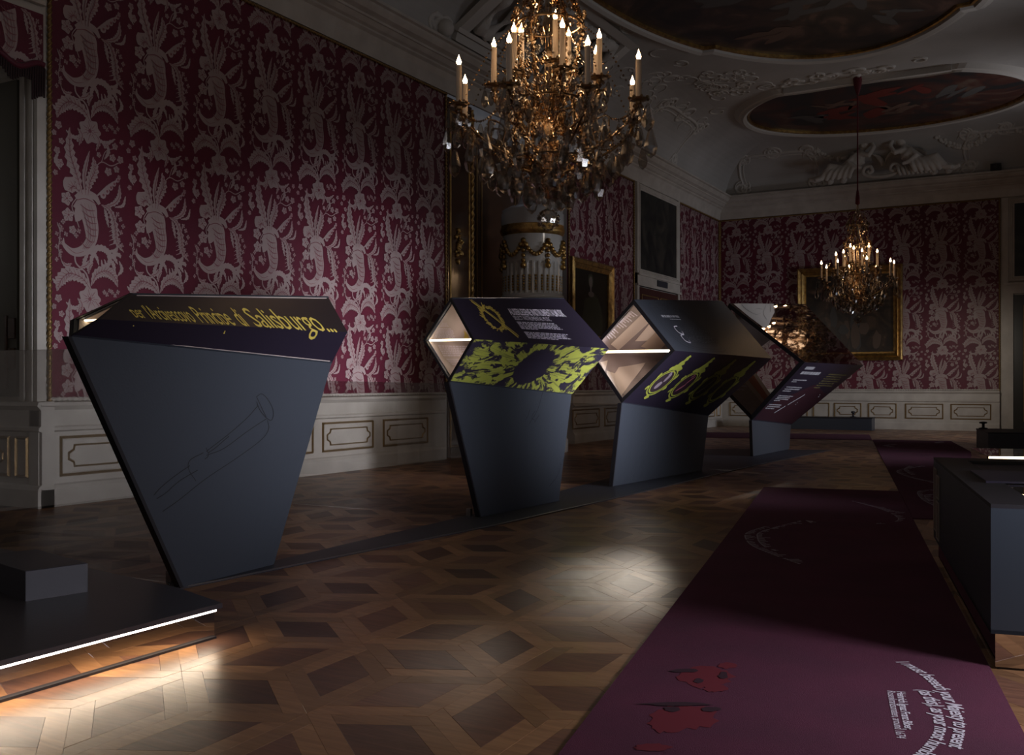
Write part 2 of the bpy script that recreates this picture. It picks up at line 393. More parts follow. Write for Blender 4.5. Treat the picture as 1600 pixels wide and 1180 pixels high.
def ceiling_painting(outl, label, m):
    t = empty('ceiling_painting', (0, 0, 0), 0, label, 'painting', None)
    n = len(outl); cx = sum(p[0] for p in outl)/n; cy = sum(p[1] for p in outl)/n
    mb = MB(); mb.prism(outl, ZC-.03, ZC-.01); mb.build('canvas', m, t)
    def mould(prof, name, mt):
        mb = MB(); R = []
        for (s, z) in prof: R.append([Vector((cx+(p[0]-cx)*(1+s/3.6), cy+(p[1]-cy)*(1+s/5.0), z)) for p in outl])
        for a, b in zip(R, R[1:]):
            for k in range(n): mb.face([a[k], a[(k+1) % n], b[(k+1) % n], b[k]])
        mb.build(name, mt, t)
    mould([(-.02, ZC-.03), (-.02, ZC-.09), (.03, ZC-.10), (.05, ZC-.06)], 'gilt_bead', M_GILT)
    mould([(.05, ZC-.06), (.07, ZC-.14), (.16, ZC-.17), (.22, ZC-.12), (.30, ZC-.11), (.36, ZC-.05), (.42, ZC)], 'stucco_moulding', M_STUCCO2)
    return t
ov1 = ceiling_painting(oval(-4.35, 16.9, 3.45, 6.4, True), 'long oval painting on the ceiling between the two chandeliers, the one nearer the camera', M_FRESCO)
ov2 = ceiling_painting(oval(-4.35, 28.2, 3.5, 2.55, False, flat=.96), 'wide oval ceiling painting with a red figure beyond the far chandelier', M_FRESCO2)
# figures painted on the canvases
rf = random.Random(5)
def painted_figures(parent, spots, cols):
    for (x, y, s, c) in spots:
        mb = MB()
        for q in range(5):
            cx, cy = x+rf.uniform(-.5, .5)*s, y+rf.uniform(-.3, .3)*s; a0 = rf.uniform(0, PI); L_, W_ = rf.uniform(.25, .6)*s, rf.uniform(.08, .2)*s
            pts = []
            for k in range(9):
                a = 2*PI*k/9; u, v = L_*math.cos(a), W_*math.sin(a)*rf.uniform(.6, 1.2)
                pts.append((cx+u*math.cos(a0)-v*math.sin(a0), cy+u*math.sin(a0)+v*math.cos(a0), ZC-.032-.001*q))
            mb.face(pts)
        mb.build('painted_figure', cols[c], parent)
FIG = [mat('paint_flesh', (.16, .10, .075), .6), mat('paint_red', (.17, .03, .022), .6), mat('paint_cloud', (.10, .095, .09), .6)]
painted_figures(ov1, [(-5.5, 21.4, 1, 0), (-4.2, 20.2, 1.3, 2), (-3, 19.6, 1, 0), (-5.8, 19, 1.2, 2), (-3.8, 18, 1.4, 1), (-5, 17.4, 1.2, 0), (-2.9, 21.4, .8, 2)], FIG)
painted_figures(ov2, [(-4.9, 28.5, 1.5, 1), (-4.0, 28.6, 1.0, 0), (-6.3, 28.6, 1, 2), (-2.6, 27.8, 1, 2), (-5.4, 27.6, .8, 0)], FIG)
painted_figures(ov2, [(-3.9, 27.4, 1.3, 1)], FIG)

# ---------------- stucco relief on ceiling and coves
def S_left(s, t): d, z = cove(t); return Vector((X0+d, s, z))
def S_far(s, t): d, z = cove(t); return Vector((s, Y1-d, z))
def S_flat(x, y): return Vector((x, y, ZC))
def nrm(S, s, t):
    e = .02; p = S(s, t); n = (S(s+e, t)-p).cross(S(s, min(t+e, .999))-p).normalized()
    return n if n.z < 0 else -n
def surf_tube(mb, S, pts, r, n=6):
    pts = catmull([Vector((a, b, 0)) for a, b in pts], 6); m = len(pts)
    rs = [r*(.35+.65*math.sin(PI*min(1, .12+i/(m-1)*.85))) for i in range(m)]
    mb.tube([S(p.x, p.y) for p in pts], rs, n)
def spiral(cx, cy, r, turns, a0, sx=1, sy=1, sgn=1, n=14):
    return [(cx+sx*r*(1-.8*i/n)*math.cos(a0+sgn*turns*2*PI*i/n), cy+sy*r*(1-.8*i/n)*math.sin(a0+sgn*turns*2*PI*i/n)) for i in range(n+1)]
rs_ = random.Random(11)
# cartouche frame around the blank medallion of the far cove, left of the figures
def rocaille(S, s0, s1, t0, t1, seed, name='stucco_cartouche', r=.05):
    rr = random.Random(seed); mb = MB(); sc = (t1-t0)
    surf_tube(mb, S, [(s0, t0), (s0-.1, (t0+t1)/2), (s0+.15, t1), ((s0+s1)/2, t1+.03), (s1-.15, t1), (s1+.1, (t0+t1)/2), (s1, t0)], r)
    surf_tube(mb, S, [(s0+.1, t0), (s0+.02, (t0+t1)/2), (s0+.25, t1-.05), ((s0+s1)/2, t1-.03), (s1-.25, t1-.05), (s1-.02, (t0+t1)/2), (s1-.1, t0)], r*.5)
    for (sx, tx) in ((s0, t0), (s1, t0), (s0+.05, t1), (s1-.05, t1), ((s0+s1)/2, t1+.04)):
        for q in range(3):
            surf_tube(mb, S, spiral(sx+rr.uniform(-.12, .12), tx+rr.uniform(-.03, .05), rr.uniform(.16, .30), 1.2, rr.uniform(0, 6), 1, .42, rr.choice((-1, 1))), r*.9)
        for q in range(6):
            a = rr.uniform(0, 2*PI); surf_tube(mb, S, [(sx, tx), (sx+.2*math.cos(a), tx+.08*math.sin(a)), (sx+.34*math.cos(a+.5), tx+.13*math.sin(a+.5))], r*.7)
    return mb.build(name, M_STUCCO2, ceiling)
rocaille(S_far, -9.3, -7.0, .10, .62, 1)
rocaille(S_far, -2.6, -.6, .12, .60, 2)
rocaille(S_left, 24.6, 27.4, .10, .62, 3)
rocaille(S_left, 18.4, 20.4, .12, .6, 4)
# hanging flower swags either side of the figure group
for s0 in (-6.9, -3.4, -1.3):
    mb = MB(); rr = random.Random(int(s0*10))
    for k in range(60):
        a = k/60; s = s0+a*1.5; t = .62-.20*math.sin(PI*a)+rr.uniform(-.03, .03)
        mb.sphere(S_far(s+rr.uniform(-.05, .05), t), rr.uniform(.04, .085), 6, 4)
    mb.build('stucco_swag', M_STUCCO2, ceiling)
# rocaille tracery over the flat field beside the ovals
mb = MB()
for k in range(95):
    y = rs_.uniform(11, 27.5); x = -8.0-rs_.uniform(0, .12)+rs_.uniform(-.05, .45)*(1 if y > 20 else 0)
    if rs_.random() < .5:
        S = S_left; x = rs_.uniform(.45, .98)
        surf_tube(mb, S, spiral(y, x, rs_.uniform(.18, .42), rs_.uniform(.7, 1.3), rs_.uniform(0, 6), 1, .3, rs_.choice((-1, 1)), 8), .026, 5)
    else:
        surf_tube(mb, S_flat, spiral(x, y, rs_.uniform(.15, .4), rs_.uniform(.6, 1.3), rs_.uniform(0, 6), 1, 1.3, rs_.choice((-1, 1)), 8), .026, 5)
for k in range(40):
    y = 23.4+rs_.uniform(0, 2.0); x = rs_.uniform(-8, -6.6)
    surf_tube(mb, S_flat, spiral(x, y, rs_.uniform(.15, .35), rs_.uniform(.6, 1.2), rs_.uniform(0, 6), 1, 1, rs_.choice((-1, 1)), 8), .026, 5)
mb.build('stucco_tracery', M_STUCCO2, ceiling, 'stuff')
# framed relief panel with draped figure on the left cove above the near chandelier
mb = MB()
pa, pb = 15.6, 20.6
for (u0, u1, t0, t1, h) in ((pa, pb, .10, .18, .10), (pa-.06, pb+.06, .18, .22, .16), (pa, pa+.3, .22, .85, .14), (pb-.3, pb, .22, .85, .14), (pa, pb, .85, .93, .14)):
    P = []
    for hh in (0, h):
        for (a, b) in ((u0, t0), (u1, t0), (u1, t1), (u0, t1)):
            P.append(S_left(a, b)+Vector((1, 0, -.6)).normalized()*hh)
    mb.hexa(P)
mb.build('stucco_panel_frame', M_STUCCO2, ceiling)
mb = MB()
for k in range(16):
    a = pa+.5+k*.27
    mb.tube(catmull([S_left(a+rs_.uniform(-.1, .1), .24)+Vector((.08, 0, -.05)), S_left(a+.3*math.sin(k), .45)+Vector((.22, 0, -.1)), S_left(a+.4*math.sin(k*1.7), .65)+Vector((.2, 0, -.1)), S_left(a+.5, .82)], 5), [.10+.05*math.sin(i+k) for i in range(16)], 7)
mb.sphere(S_left(17.6, .7)+Vector((.2, 0, -.1)), .2, 10, 8); mb.sphere(S_left(18.9, .6)+Vector((.2, 0, -.1)), .18, 10, 8)
o = mb.build('stucco_drapery', M_STUCCO2, ceiling)
r_ = o.modifiers.new('r', 'REMESH'); r_.mode = 'VOXEL'; r_.voxel_size = .045; o.modifiers.new('s', 'SMOOTH').iterations = 2
for (y, t, s) in ((15.2, .12, 1.0), (17.8, .05, 1.2), (20.9, .12, 1.0)):
    mb = MB()
    for q in range(5): surf_tube(mb, S_left, spiral(y+rs_.uniform(-.15, .15), t+rs_.uniform(0, .06), .25*s, 1.3, rs_.uniform(0, 6), 1, .3, rs_.choice((-1, 1))), .06)
    mb.sphere(S_left(y, t)+Vector((.12, 0, 0)), .16*s, 10, 7)
    mb.build('stucco_mask', M_STUCCO2, ceiling)
# two reclining stucco figures leaning on scrolls above the far cornice
base = Vector((-5.1, Y1-.62, 7.62))
def fig(sgn, cx):
    mb = MB(); B = Vector((cx, Y1-1.05, 7.63))
    def P(x, z, y=0): return B+Vector((x*sgn, y, z))
    hip, ch, nk, hd = P(.45, .32), P(.05, .62), P(-.06, .88), P(-.14, 1.08)
    mb.tube([hip, (hip+ch)/2+Vector((0, -.02, .03)), ch, nk], [.21, .19, .24, .10], 12)
    mb.sphere(hd, .165, 12, 9, 1.15); mb.tube([nk, hd], .08, 8)
    mb.tube([P(.5, .32, -.08), P(.85, .42, -.18), P(1.12, .1, -.2), P(1.3, .06, -.25)], [.16, .14, .10, .07], 10)
    mb.tube([P(.5, .3, .08), P(.95, .25, .0), P(1.35, .08, -.1), P(1.5, .12, -.15)], [.16, .13, .09, .06], 10)
    mb.tube([P(-.02, .76, -.12), P(-.28, .66, -.2), P(-.42, .9, -.16), P(-.34, 1.1, -.1)], [.10, .085, .07, .055], 9)
    mb.tube([P(.1, .74, -.1), P(.32, .52, -.22), P(.1, .34, -.25), P(-.08, .3, -.25)], [.10, .085, .07, .055], 9)
    for k in range(5): mb.tube(catmull([P(.15+.12*k, .42, -.18), P(.22+.16*k, .22, -.27), P(.3+.17*k, .02, -.2)], 4), [.08-.002*i for i in range(9)], 6)
    o = mb.build('stucco_figure', M_STUCCO2, ceiling)
    r_ = o.modifiers.new('r', 'REMESH'); r_.mode = 'VOXEL'; r_.voxel_size = .028; r_.use_smooth_shade = True; o.modifiers.new('s', 'SMOOTH').iterations = 3
fig(-1, -5.55); fig(1, -4.25)
mb = MB()
for (cx, sg) in ((-5.35, 1), (-4.55, -1)):
    mb.tube(catmull([Vector((cx+sg*(x), Y1-1.0, 7.66+z)) for x, z in [(.45, -.0), (.12, .03), (-.12, .14), (-.08, .32), (.08, .34), (.14, .2), (.05, .14), (0, .2)]], 6), .055, 9)
for k in range(9):
    mb.tube(catmull([Vector((-4.5+k*.11, Y1-1.02, 7.95-.02*k)), Vector((-4.45+k*.12, Y1-1.12, 7.8)), Vector((-4.40+k*.12, Y1-1.05, 7.64))], 4), .045, 7)
for (a, b) in ((-6.5, 0), (-3.1, 1), (-6.1, 0), (-3.5, 1)):
    mb.sphere((a, Y1-.8, 7.72), .12, 9, 7)
for (c0, r0) in ((-5.5, .55), (-4.3, .6)):     # shell-like wings behind the heads
    mb.tube([Vector((c0+r0*math.cos(a), Y1-.72-.1*math.sin(a), 8.05+r0*.75*math.sin(a))) for a in [PI*i/12 for i in range(13)]], [.05+.03*math.sin(i) for i in range(13)], 8)
mb.build('stucco_scroll', M_STUCCO2, ceiling)
# small relief cartouche between the two ovals, behind the lamp hook
mb = MB()
for k in range(20):
    surf_tube(mb, S_flat, spiral(-4.6+rs_.uniform(-1.6, 1.6), 24.95+rs_.uniform(-.25, .3), rs_.uniform(.15, .32), 1, rs_.uniform(0, 6), 1, .8, rs_.choice((-1, 1)), 8), .05, 6)
mb.box(-6.3, -2.4, 25.45, 25.62, ZC-.14, ZC)
mb.build('stucco_cartouche', M_STUCCO2, ceiling)

# ================================================================== WALL DRESSING
# ---------------- woven silk: one repeat (1.04 x 2.02 m) of horn of plenty, plumes, pods and blossoms
LV = [0]
L1, L2 = [], []            # light weave, darker veins: polygons in (u, v)
def ribbon(L, pts, wd, n=5, ser=0.0, seed=0):
    P = catmull([Vector((a, b, 0)) for a, b in pts], n); m = len(P); rr = random.Random(seed); E = []
    for i, p in enumerate(P):
        t = (P[min(i+1, m-1)]-P[max(i-1, 0)]).normalized(); nn = Vector((-t.y, t.x, 0)); q = i/(m-1)
        h = lerp_list(wd, q)/2; k = 1+(ser*(1 if i % 2 else -1))
        k2 = 1+(ser*(-1 if i % 2 else 1))
        E.append((p+nn*h*k, p-nn*h*k2))
    LV[0] = (LV[0]+1) % 26; e = Vector((0, 0, LV[0]*.0003))   # overlapping pieces lie at slightly different heights
    for a, b in zip(E, E[1:]): L.append([a[0]+e, a[1]+e, b[1]+e, b[0]+e])
def blob(L, cx, cy, r, n=9, lob=0.0, k=5, a0=0, sy=1):
    LV[0] = (LV[0]+1) % 26
    L.append([Vector((cx+r*(1+lob*math.cos(k*(2*PI*i/n)))*math.cos(2*PI*i/n+a0), cy+sy*r*(1+lob*math.cos(k*(2*PI*i/n)))*math.sin(2*PI*i/n+a0), LV[0]*.0003)) for i in range(n)])
def leaf(pts, w, ser=.28, vein=True, seed=0):
    ribbon(L1, pts, [.01, w*.7, w, w*.8, .01], 6, ser, seed)
    if vein: ribbon(L2, pts, [.004, .010, .008, .004], 4)
    if w >= .09:      # side veins
        P = catmull([Vector((a, b, 0)) for a, b in pts], 4)
        for i in range(2, len(P)-2):
            t = (P[i+1]-P[i-1]).normalized(); n_ = Vector((-t.y, t.x, 0)); q = .36*w*math.sin(PI*i/(len(P)-1))
            for sg in (1, -1): e = P[i]+n_*sg*q+t*q*.9; ribbon(L2, [(P[i].x, P[i].y), (e.x, e.y)], [.007, .003], 1)
def blossom(x, y, r, np_=6, a0=0):
    for k in range(np_):
        a = a0+2*PI*k/np_; ribbon(L1, [(x+.2*r*math.cos(a), y+.2*r*math.sin(a)), (x+.65*r*math.cos(a), y+.65*r*math.sin(a)), (x+r*math.cos(a), y+r*math.sin(a))], [r*.3, r*.85, r*.15], 3)
        ribbon(L2, [(x+.3*r*math.cos(a), y+.3*r*math.sin(a)), (x+.75*r*math.cos(a), y+.75*r*math.sin(a))], [.008, .003], 2)
    blob(L1, x, y, r*.3); blob(L2, x, y, r*.16)
# horn
ribbon(L1, [(-.13, .03), (.0, -.06), (.03, -.18), (.06, -.32), (.05, -.46), (-.05, -.58), (-.2, -.62), (-.32, -.55), (-.33, -.47)], [.26, .25, .22, .20, .15, .13, .09, .05, .01], 7)
for k in range(7):      # winding bands of the horn
    v = -.06-.075*k; x = [0, .02, .04, .055, .055, .03, -.03][k]
    ribbon(L2, [(x-.11+.008*k, v+.02), (x, v-.035), (x+.10-.006*k, v-.03)], [.006, .016, .006], 3)
for dx in (-.07, -.03, .02, .06):   # shading lines along the horn
    ribbon(L2, [(dx-.02, -.02), (dx+.03, -.18), (dx*.8+.06, -.32), (dx*.7+.05, -.45), (dx*.5-.04, -.57)], [.002, .006, .005, .003], 4)
ribbon(L2, [(-.06, -.6), (-.18, -.63), (-.29, -.57)], [.004, .008, .003], 4)
ribbon(L1, [(-.17, .03), (-.05, .10), (.1, .08), (.17, .0)], [.05, .09, .08, .04], 4)
ribbon(L2, [(-.16, .0), (-.03, .035), (.13, -.01)], [.008, .012, .008], 4)
# plumes rising out of it
leaf([(-.08, .08), (-.16, .30), (-.25, .55), (-.25, .84)], .15, .22)
leaf([(.0, .08), (.03, .25), (.10, .40), (.08, .56)], .13, .22)
leaf([(-.03, .08), (-.05, .28), (-.02, .45), (.03, .62)], .06, .1)
leaf([(-.12, .1), (-.2, .16), (-.27, .10)], .14, .2); blob(L1, -.25, .17, .095, 11, .15)
leaf([(.11, .08), (.22, .17), (.34, .27), (.47, .36)], .045, .05, False)
for k in range(5): blob(L1, .22+.055*k, .14+.055*k-.02, .045-.004*k, 8); blob(L2, .22+.055*k, .14+.055*k-.02, .018, 6)
leaf([(.22, -.02), (.38, .04), (.46, .14), (.47, .29)], .07, .2)
leaf([(.40, .0), (.52, .04), (.56, .16)], .04, .15, False)
leaf([(.2, .0), (.33, -.06), (.40, -.25), (.42, -.42), (.53, -.54)], .10, .30)
for k in range(7):
    ribbon(L1, [(.36+.012*k, -.1-.055*k), (.31, -.15-.055*k)], [.022, .004], 2)
leaf([(.24, -.04), (.27, -.12), (.30, -.26)], .05, .3, False)
# left sprays
ribbon(L1, [(-.16, .02), (-.22, -.08), (-.17, -.2), (-.12, -.32)], [.012]*3, 4)
blossom(-.29, .0, .085, 5); blossom(-.27, -.19, .085, 5, .4); blob(L1, -.13, -.17, .065, 9, .2, 3, 0, 1.3); blossom(-.21, -.36, .055, 5)
for (x, y) in ((-.12, -.36), (-.16, -.42), (-.3, -.42), (-.36, -.36), (-.34, -.28), (.44, -.08), (.48, -.14), (.40, -.12), (.49, -.30), (.52, -.22), (.46, -.4), (.5, -.46)):
    blossom(x, y, .032, 4, x*9)
ribbon(L1, [(-.42, -.30), (-.38, -.42), (-.40, -.6), (-.36, -.74)], [.010]*3, 4)
for k in range(9): blossom(-.39+.035*math.sin(k*2.2), -.33-.05*k, .028, 4, k)
# acanthus scrolls under the horn
ribbon(L1, [(-.02, -.62), (.08, -.55), (.22, -.53), (.32, -.60), (.30, -.72), (.22, -.74), (.20, -.67)], [.03, .07, .08, .07, .05, .04, .01], 6, .15)
for (a, b, c) in (((.26, -.58), (.38, -.62), (.44, -.70)), ((.28, -.62), (.37, -.70), (.40, -.80)), ((.24, -.66), (.30, -.78), (.36, -.86)), ((.14, -.56), (.06, -.66), (.05, -.78)), ((.02, -.6), (-.04, -.7), (-.06, -.8)), ((.3, -.55), (.4, -.54), (.44, -.48)), ((.3, -.6), (.45, -.58), (.48, -.62))):
    leaf([a, b, c], .055, .2, False)
leaf([(-.08, -.64), (.02, -.60), (.12, -.64), (.16, -.74)], .05, .2, False)
# stem to the big blossom with two curling leaves
ribbon(L1, [(-.18, -.62), (-.16, -.75), (-.02, -.86), (.04, -1.05)], [.018, .02, .025], 5)
ribbon(L1, [(-.36, -.75), (-.25, -.80), (-.08, -.82)], [.014]*2, 5)
leaf([(-.36, -.74), (-.3, -.79), (-.22, -.76)], .05, .2); blossom(-.27, -.87, .06, 5); leaf([(-.12, -.80), (-.02, -.76), (.02, -.70)], .06, .3)
leaf([(.02, -.86), (.02, -.78), (.08, -.72)], .06, .3)
leaf([(.04, -1.05), (-.08, -.92), (-.26, -.88), (-.38, -.98), (-.42, -1.10)], .17, .16)
leaf([(.05, -1.0), (.12, -.86), (.26, -.80), (.38, -.86), (.44, -.98)], .15, .16)
blossom(.03, -1.16, .16, 7); blossom(.03, -1.16, .10, 7, .4)
leaf([(-.05, -1.24), (-.2, -1.28), (-.30, -1.22)], .05, .2, False); leaf([(.12, -1.22), (.26, -1.26), (.40, -1.18)], .05, .25, False)
for k in range(6): blossom(.24+.04*k, -1.06-.03*math.sin(k*2), .03, 4, k)
# sprigs that fill the ground between plumes and the next blossom
ribbon(L1, [(.08, .40), (.2, .52), (.34, .50), (.46, .56)], [.012]*3, 5); ribbon(L1, [(.2, .52), (.26, .66), (.38, .72)], [.010]*3, 5)
for (x, y, r) in ((.30, .42, .055), (.42, .47, .045), (.48, .60, .05), (.36, .60, .05), (.40, .75, .045), (.26, .74, .05), (.46, .38, .03), (.16, .60, .035), (-.38, .40, .055), (-.42, .54, .045), (-.36, .66, .04), (-.44, .28, .035), (-.12, .74, .05), (-.40, .84, .05), (-.46, .74, .035), (.50, .82, .035)): blossom(x, y, r, 5, x*7)
leaf([(-.38, .32), (-.44, .42), (-.40, .52)], .05, .2, False); leaf([(.24, .56), (.30, .66), (.28, .76)], .05, .2, False); leaf([(-.12, .66), (-.08, .78), (-.14, .86)], .06, .25); leaf([(.12, .64), (.16, .76), (.10, .84)], .06, .25)
leaf([(-.34, -.9), (-.42, -1.0), (-.48, -.96)], .05, .2, False); leaf([(.46, -.66), (.50, -.76), (.44, -.84)], .05, .2, False)
def silk(name, parent, mp, w, z0, z1, nx=None, phase=0.0, holes=()):
    """mp(u, z, h): world point at u along the panel, height z, h in front of the wall"""
    nx = nx or max(1, round(w/1.04)); uw = w/nx; s = uw/1.04
    mb = MB(); mb.face([mp(0, z0, .004), mp(w, z0, .004), mp(w, z1, .004), mp(0, z1, .004)])
    pan = mb.build(name, M_SILK, parent)
    for (L, m, h, nm) in ((L1, M_SILK2, .0065, 'woven_pattern'), (L2, M_SILK3, .0150, 'woven_vein')):
        mb = MB(); V = []; Fc = []
        for i in range(nx):
            for j in range(-1, 4):
                cz = 3.58+2.02*j
                for poly in L:
                    P = [(uw*(i+.5)+p.x*s*.98, cz+p.y) for p in poly]
                    if min(p[0] for p in P) < .015 or max(p[0] for p in P) > w-.015 or min(p[1] for p in P) < z0+.01 or max(p[1] for p in P) > z1-.01: continue
                    if any(a < P[0][0] < b and c < P[0][1] < d for (a, b, c, d) in holes): continue
                    mb.face([mp(a, b, h+poly[0].z) for a, b in P])
        mb.build(nm, m, pan, 'stuff')
    return pan
def mpL(y0, x=X0): return lambda u, z, h=0: Vector((x+h, y0+u, z))
def mpF(x0, y=Y1): return lambda u, z, h=0: Vector((x0+u, y-h, z))

pxy = lambda px, x=X0: on_x(px, 600, x).y
pxx = lambda px, y=Y1: on_y(px, 600, y).x
A0, A1 = 7.52, pxy(695)
silk('silk_panel', wall_l, mpL(A0), A1-A0, 1.2, 6.9, 8)
B0, B1 = pxy(878), pxy(989)
silk('silk_panel', wall_l, mpL(21.2), B1-21.2, 1.2, 6.9, None)
C0_, C1_ = pxy(1060), Y1-.05
silk('silk_panel', wall_l, mpL(C0_), C1_-C0_, 1.2, 6.9, None)
FX1 = pxx(1562)
silk('silk_panel', wall_f, mpF(X0+.05), FX1-X0-.05, 1.2, 6.9, 8)
for y in (A0, A1, 21.25, B1, C0_, C1_-.02): rope((X0+.03, y, 1.2), (X0+.03, y, 6.9), .032, parent=wall_l)
for (a, b) in ((A0, A1), (21.25, B1), (C0_, C1_)):
    rope((X0+.03, a, 1.22), (X0+.03, b, 1.22), .03, parent=wall_l, m=M_WHITE); rope((X0+.03, a, 6.87), (X0+.03, b, 6.87), .03, parent=wall_l)
for x in (X0+.06, FX1): rope((x, Y1-.03, 1.2), (x, Y1-.03, 6.9), .032, parent=wall_f)
rope((X0+.06, Y1-.03, 1.22), (FX1, Y1-.03, 1.22), .03, parent=wall_f, m=M_WHITE); rope((X0+.06, Y1-.03, 6.87), (FX1, Y1-.03, 6.87), .03, parent=wall_f)

# ---------------- cream wainscot with gilded panels
WF = .16        # how far its face stands proud
DPROF = [(0, 1.20), (.20, 1.19), (.22, 1.15), (.19, 1.12), (.17, 1.10), (.17, .92), (.20, .90), (.20, .87), (WF, .85), (WF, .26), (.19, .24), (.21, .20), (.21, .0)]
def wainscot(parent, mp, u0, u1, panels, ends=True):
    mb = MB()
    for a, b in zip(DPROF, DPROF[1:]): mb.face([mp(u0, a[1], a[0]), mp(u1, a[1], a[0]), mp(u1, b[1], b[0]), mp(u0, b[1], b[0])])
    if ends:
        for u in (u0, u1): mb.face([mp(u, z, d) for d, z in DPROF]+[mp(u, 0, 0)])
    ws = mb.build('wainscot', M_WHITE, parent)
    def frame(mb, pts, w, h0, h1):
        n = len(pts); cu = sum(p[0] for p in pts)/n; cz = sum(p[1] for p in pts)/n
        def off(p, k):
            du, dz = p[0]-cu, p[1]-cz; return (p[0]-math.copysign(min(abs(du), k), du), p[1]-math.copysign(min(abs(dz), k), dz))
        for i in range(n):
            a, b = pts[i], pts[(i+1) % n]; A_, B_ = off(a, w), off(b, w); Am, Bm = off(a, w/2), off(b, w/2)
            mb.face([mp(*a, h0), mp(*b, h0), mp(*Bm, h1), mp(*Am, h1)]); mb.face([mp(*Am, h1), mp(*Bm, h1), mp(*B_, h0), mp(*A_, h0)])
    for (a, b) in panels:
        z0, z1 = .33, .80
        mb = MB(); mb.hexa([mp(a+.03, z0+.03, WF), mp(b-.03, z0+.03, WF), mp(b-.03, z1-.03, WF), mp(a+.03, z1-.03, WF), mp(a+.05, z0+.05, WF+.012), mp(b-.05, z0+.05, WF+.012), mp(b-.05, z1-.05, WF+.012), mp(a+.05, z1-.05, WF+.012)])
        pn = mb.build('wainscot_panel', M_WHITE, parent)
        m2 = MB(); frame(m2, [(a, z0), (b, z0), (b, z1), (a, z1)], .035, WF, WF+.03)
        i_, c_ = .10, .08; a2, b2, y0, y1 = a+i_, b-i_, z0+i_, z1-i_
        if b2-a2 > .35:
            k = .055
            frame(m2, [(a2+c_, y0), (b2-c_, y0), (b2-c_+.012, y0+k), (b2, y0+c_+.01), (b2, y1-c_-.01), (b2-c_+.012, y1-k), (b2-c_, y1), (a2+c_, y1), (a2+c_-.012, y1-k), (a2, y1-c_-.01), (a2, y0+c_+.01), (a2+c_-.012, y0+k)], .022, WF+.012, WF+.032)
        m2.build('gilt_moulding', M_GILTD, parent if False else pn)
    return ws
fy = lambda px: pxy(px, X0+WF)
pl = [(pxy(93, -10.14), pxy(203, -10.14)), (fy(226), fy(318)), (fy(337), fy(408)), (fy(424), fy(489)), (fy(503), fy(583)), (fy(598), fy(668))]
wainscot(wall_l, mpL(0), 7.28, fy(694), pl)
wainscot(wall_l, mpL(0), 21.2, fy(991), [(fy(894), fy(936)), (fy(944), fy(984))])
wainscot(wall_l, mpL(0), C0_, Y1-WF, [(C0_+.25, C0_+1.5), (C0_+1.8, C0_+3.0), (C0_+3.2, Y1-.4)], False)
fx = lambda px: on_y(px, 640, Y1-WF).x
wainscot(wall_f, mpF(0), X0+WF, fx(1562), [(fx(1140), fx(1176)), (fx(1186), fx(1222)), (fx(1232), fx(1262)), (fx(1270), fx(1296)), (fx(1303), fx(1346)), (fx(1356), fx(1401)), (fx(1414), fx(1474)), (fx(1485), fx(1549))], False)
wainscot(wall_l, lambda u, z, h=0: Vector((u, 7.45-h, z)), X0-1.8, X0+.21, [(X0-1.2, X0-.35+.0), (X0-.25, X0-.02)])
# window niche jamb: white casing, dim shutter leaf with hinges
mb = MB(); J = 7.45
for (a, b, h) in ((X0-.34, X0-.02, .05), (X0-.30, X0-.22, .08), (X0-.14, X0-.08, .08), (X0-.06, X0, .07)): mb.box(a, b, J-h, J, 1.2, 5.0)
mb.build('niche_casing', M_WHITE, wall_l)
mb = MB(); mb.box(X0-1.3, X0-.42, J-.03, J, 1.25, 4.95); mb.build('shutter_leaf', mat('shutter_olive', (.12, .115, .09), .5), wall_l)
mb = MB(); mb.box(X0-.62, X0-.585, J-.055, J-.03, 1.35, 2.2)
for z in (1.7, 2.05): mb.box(X0-.56, X0-.44, J-.05, J-.03, z-.12, z+.12)
mb.build('shutter_hinge', M_BROWN, wall_l)
# valance of the same silk over the window niche with tassel fringe
mpV = lambda u, z, h=0: Vector((X0+.05+h, 5.6+u, z))
val = silk('valance', None, mpV, 1.82, 4.98, 5.62, 2); val.name = 'window_valance'
tag(val, 'crimson silk valance with a dark tassel fringe over the window niche at the left edge', 'valance')
mb = MB(); rr = random.Random(2)
for k in range(62):
    y = 5.61+k*.0295; z = 4.99+.04*math.sin(k*.35); l = .16+.03*math.sin(k*.7)+(.22 if k > 55 else 0)
    mb.tube([(X0+.08, y, z), (X0+.09, y, z-.03), (X0+.085, y, z-l)], [.008, .016, .012], 5)
mb.build('tassel_fringe', mat('tassel', (.03, .012, .014), .8), val, 'stuff')
mb = MB(); mb.tube([(X0+.09, 5.6+k*.06, 4.99+.05*math.sin(k*.7)) for k in range(31)], .035, 7); mb.build('ruched_border', M_SILK, val)
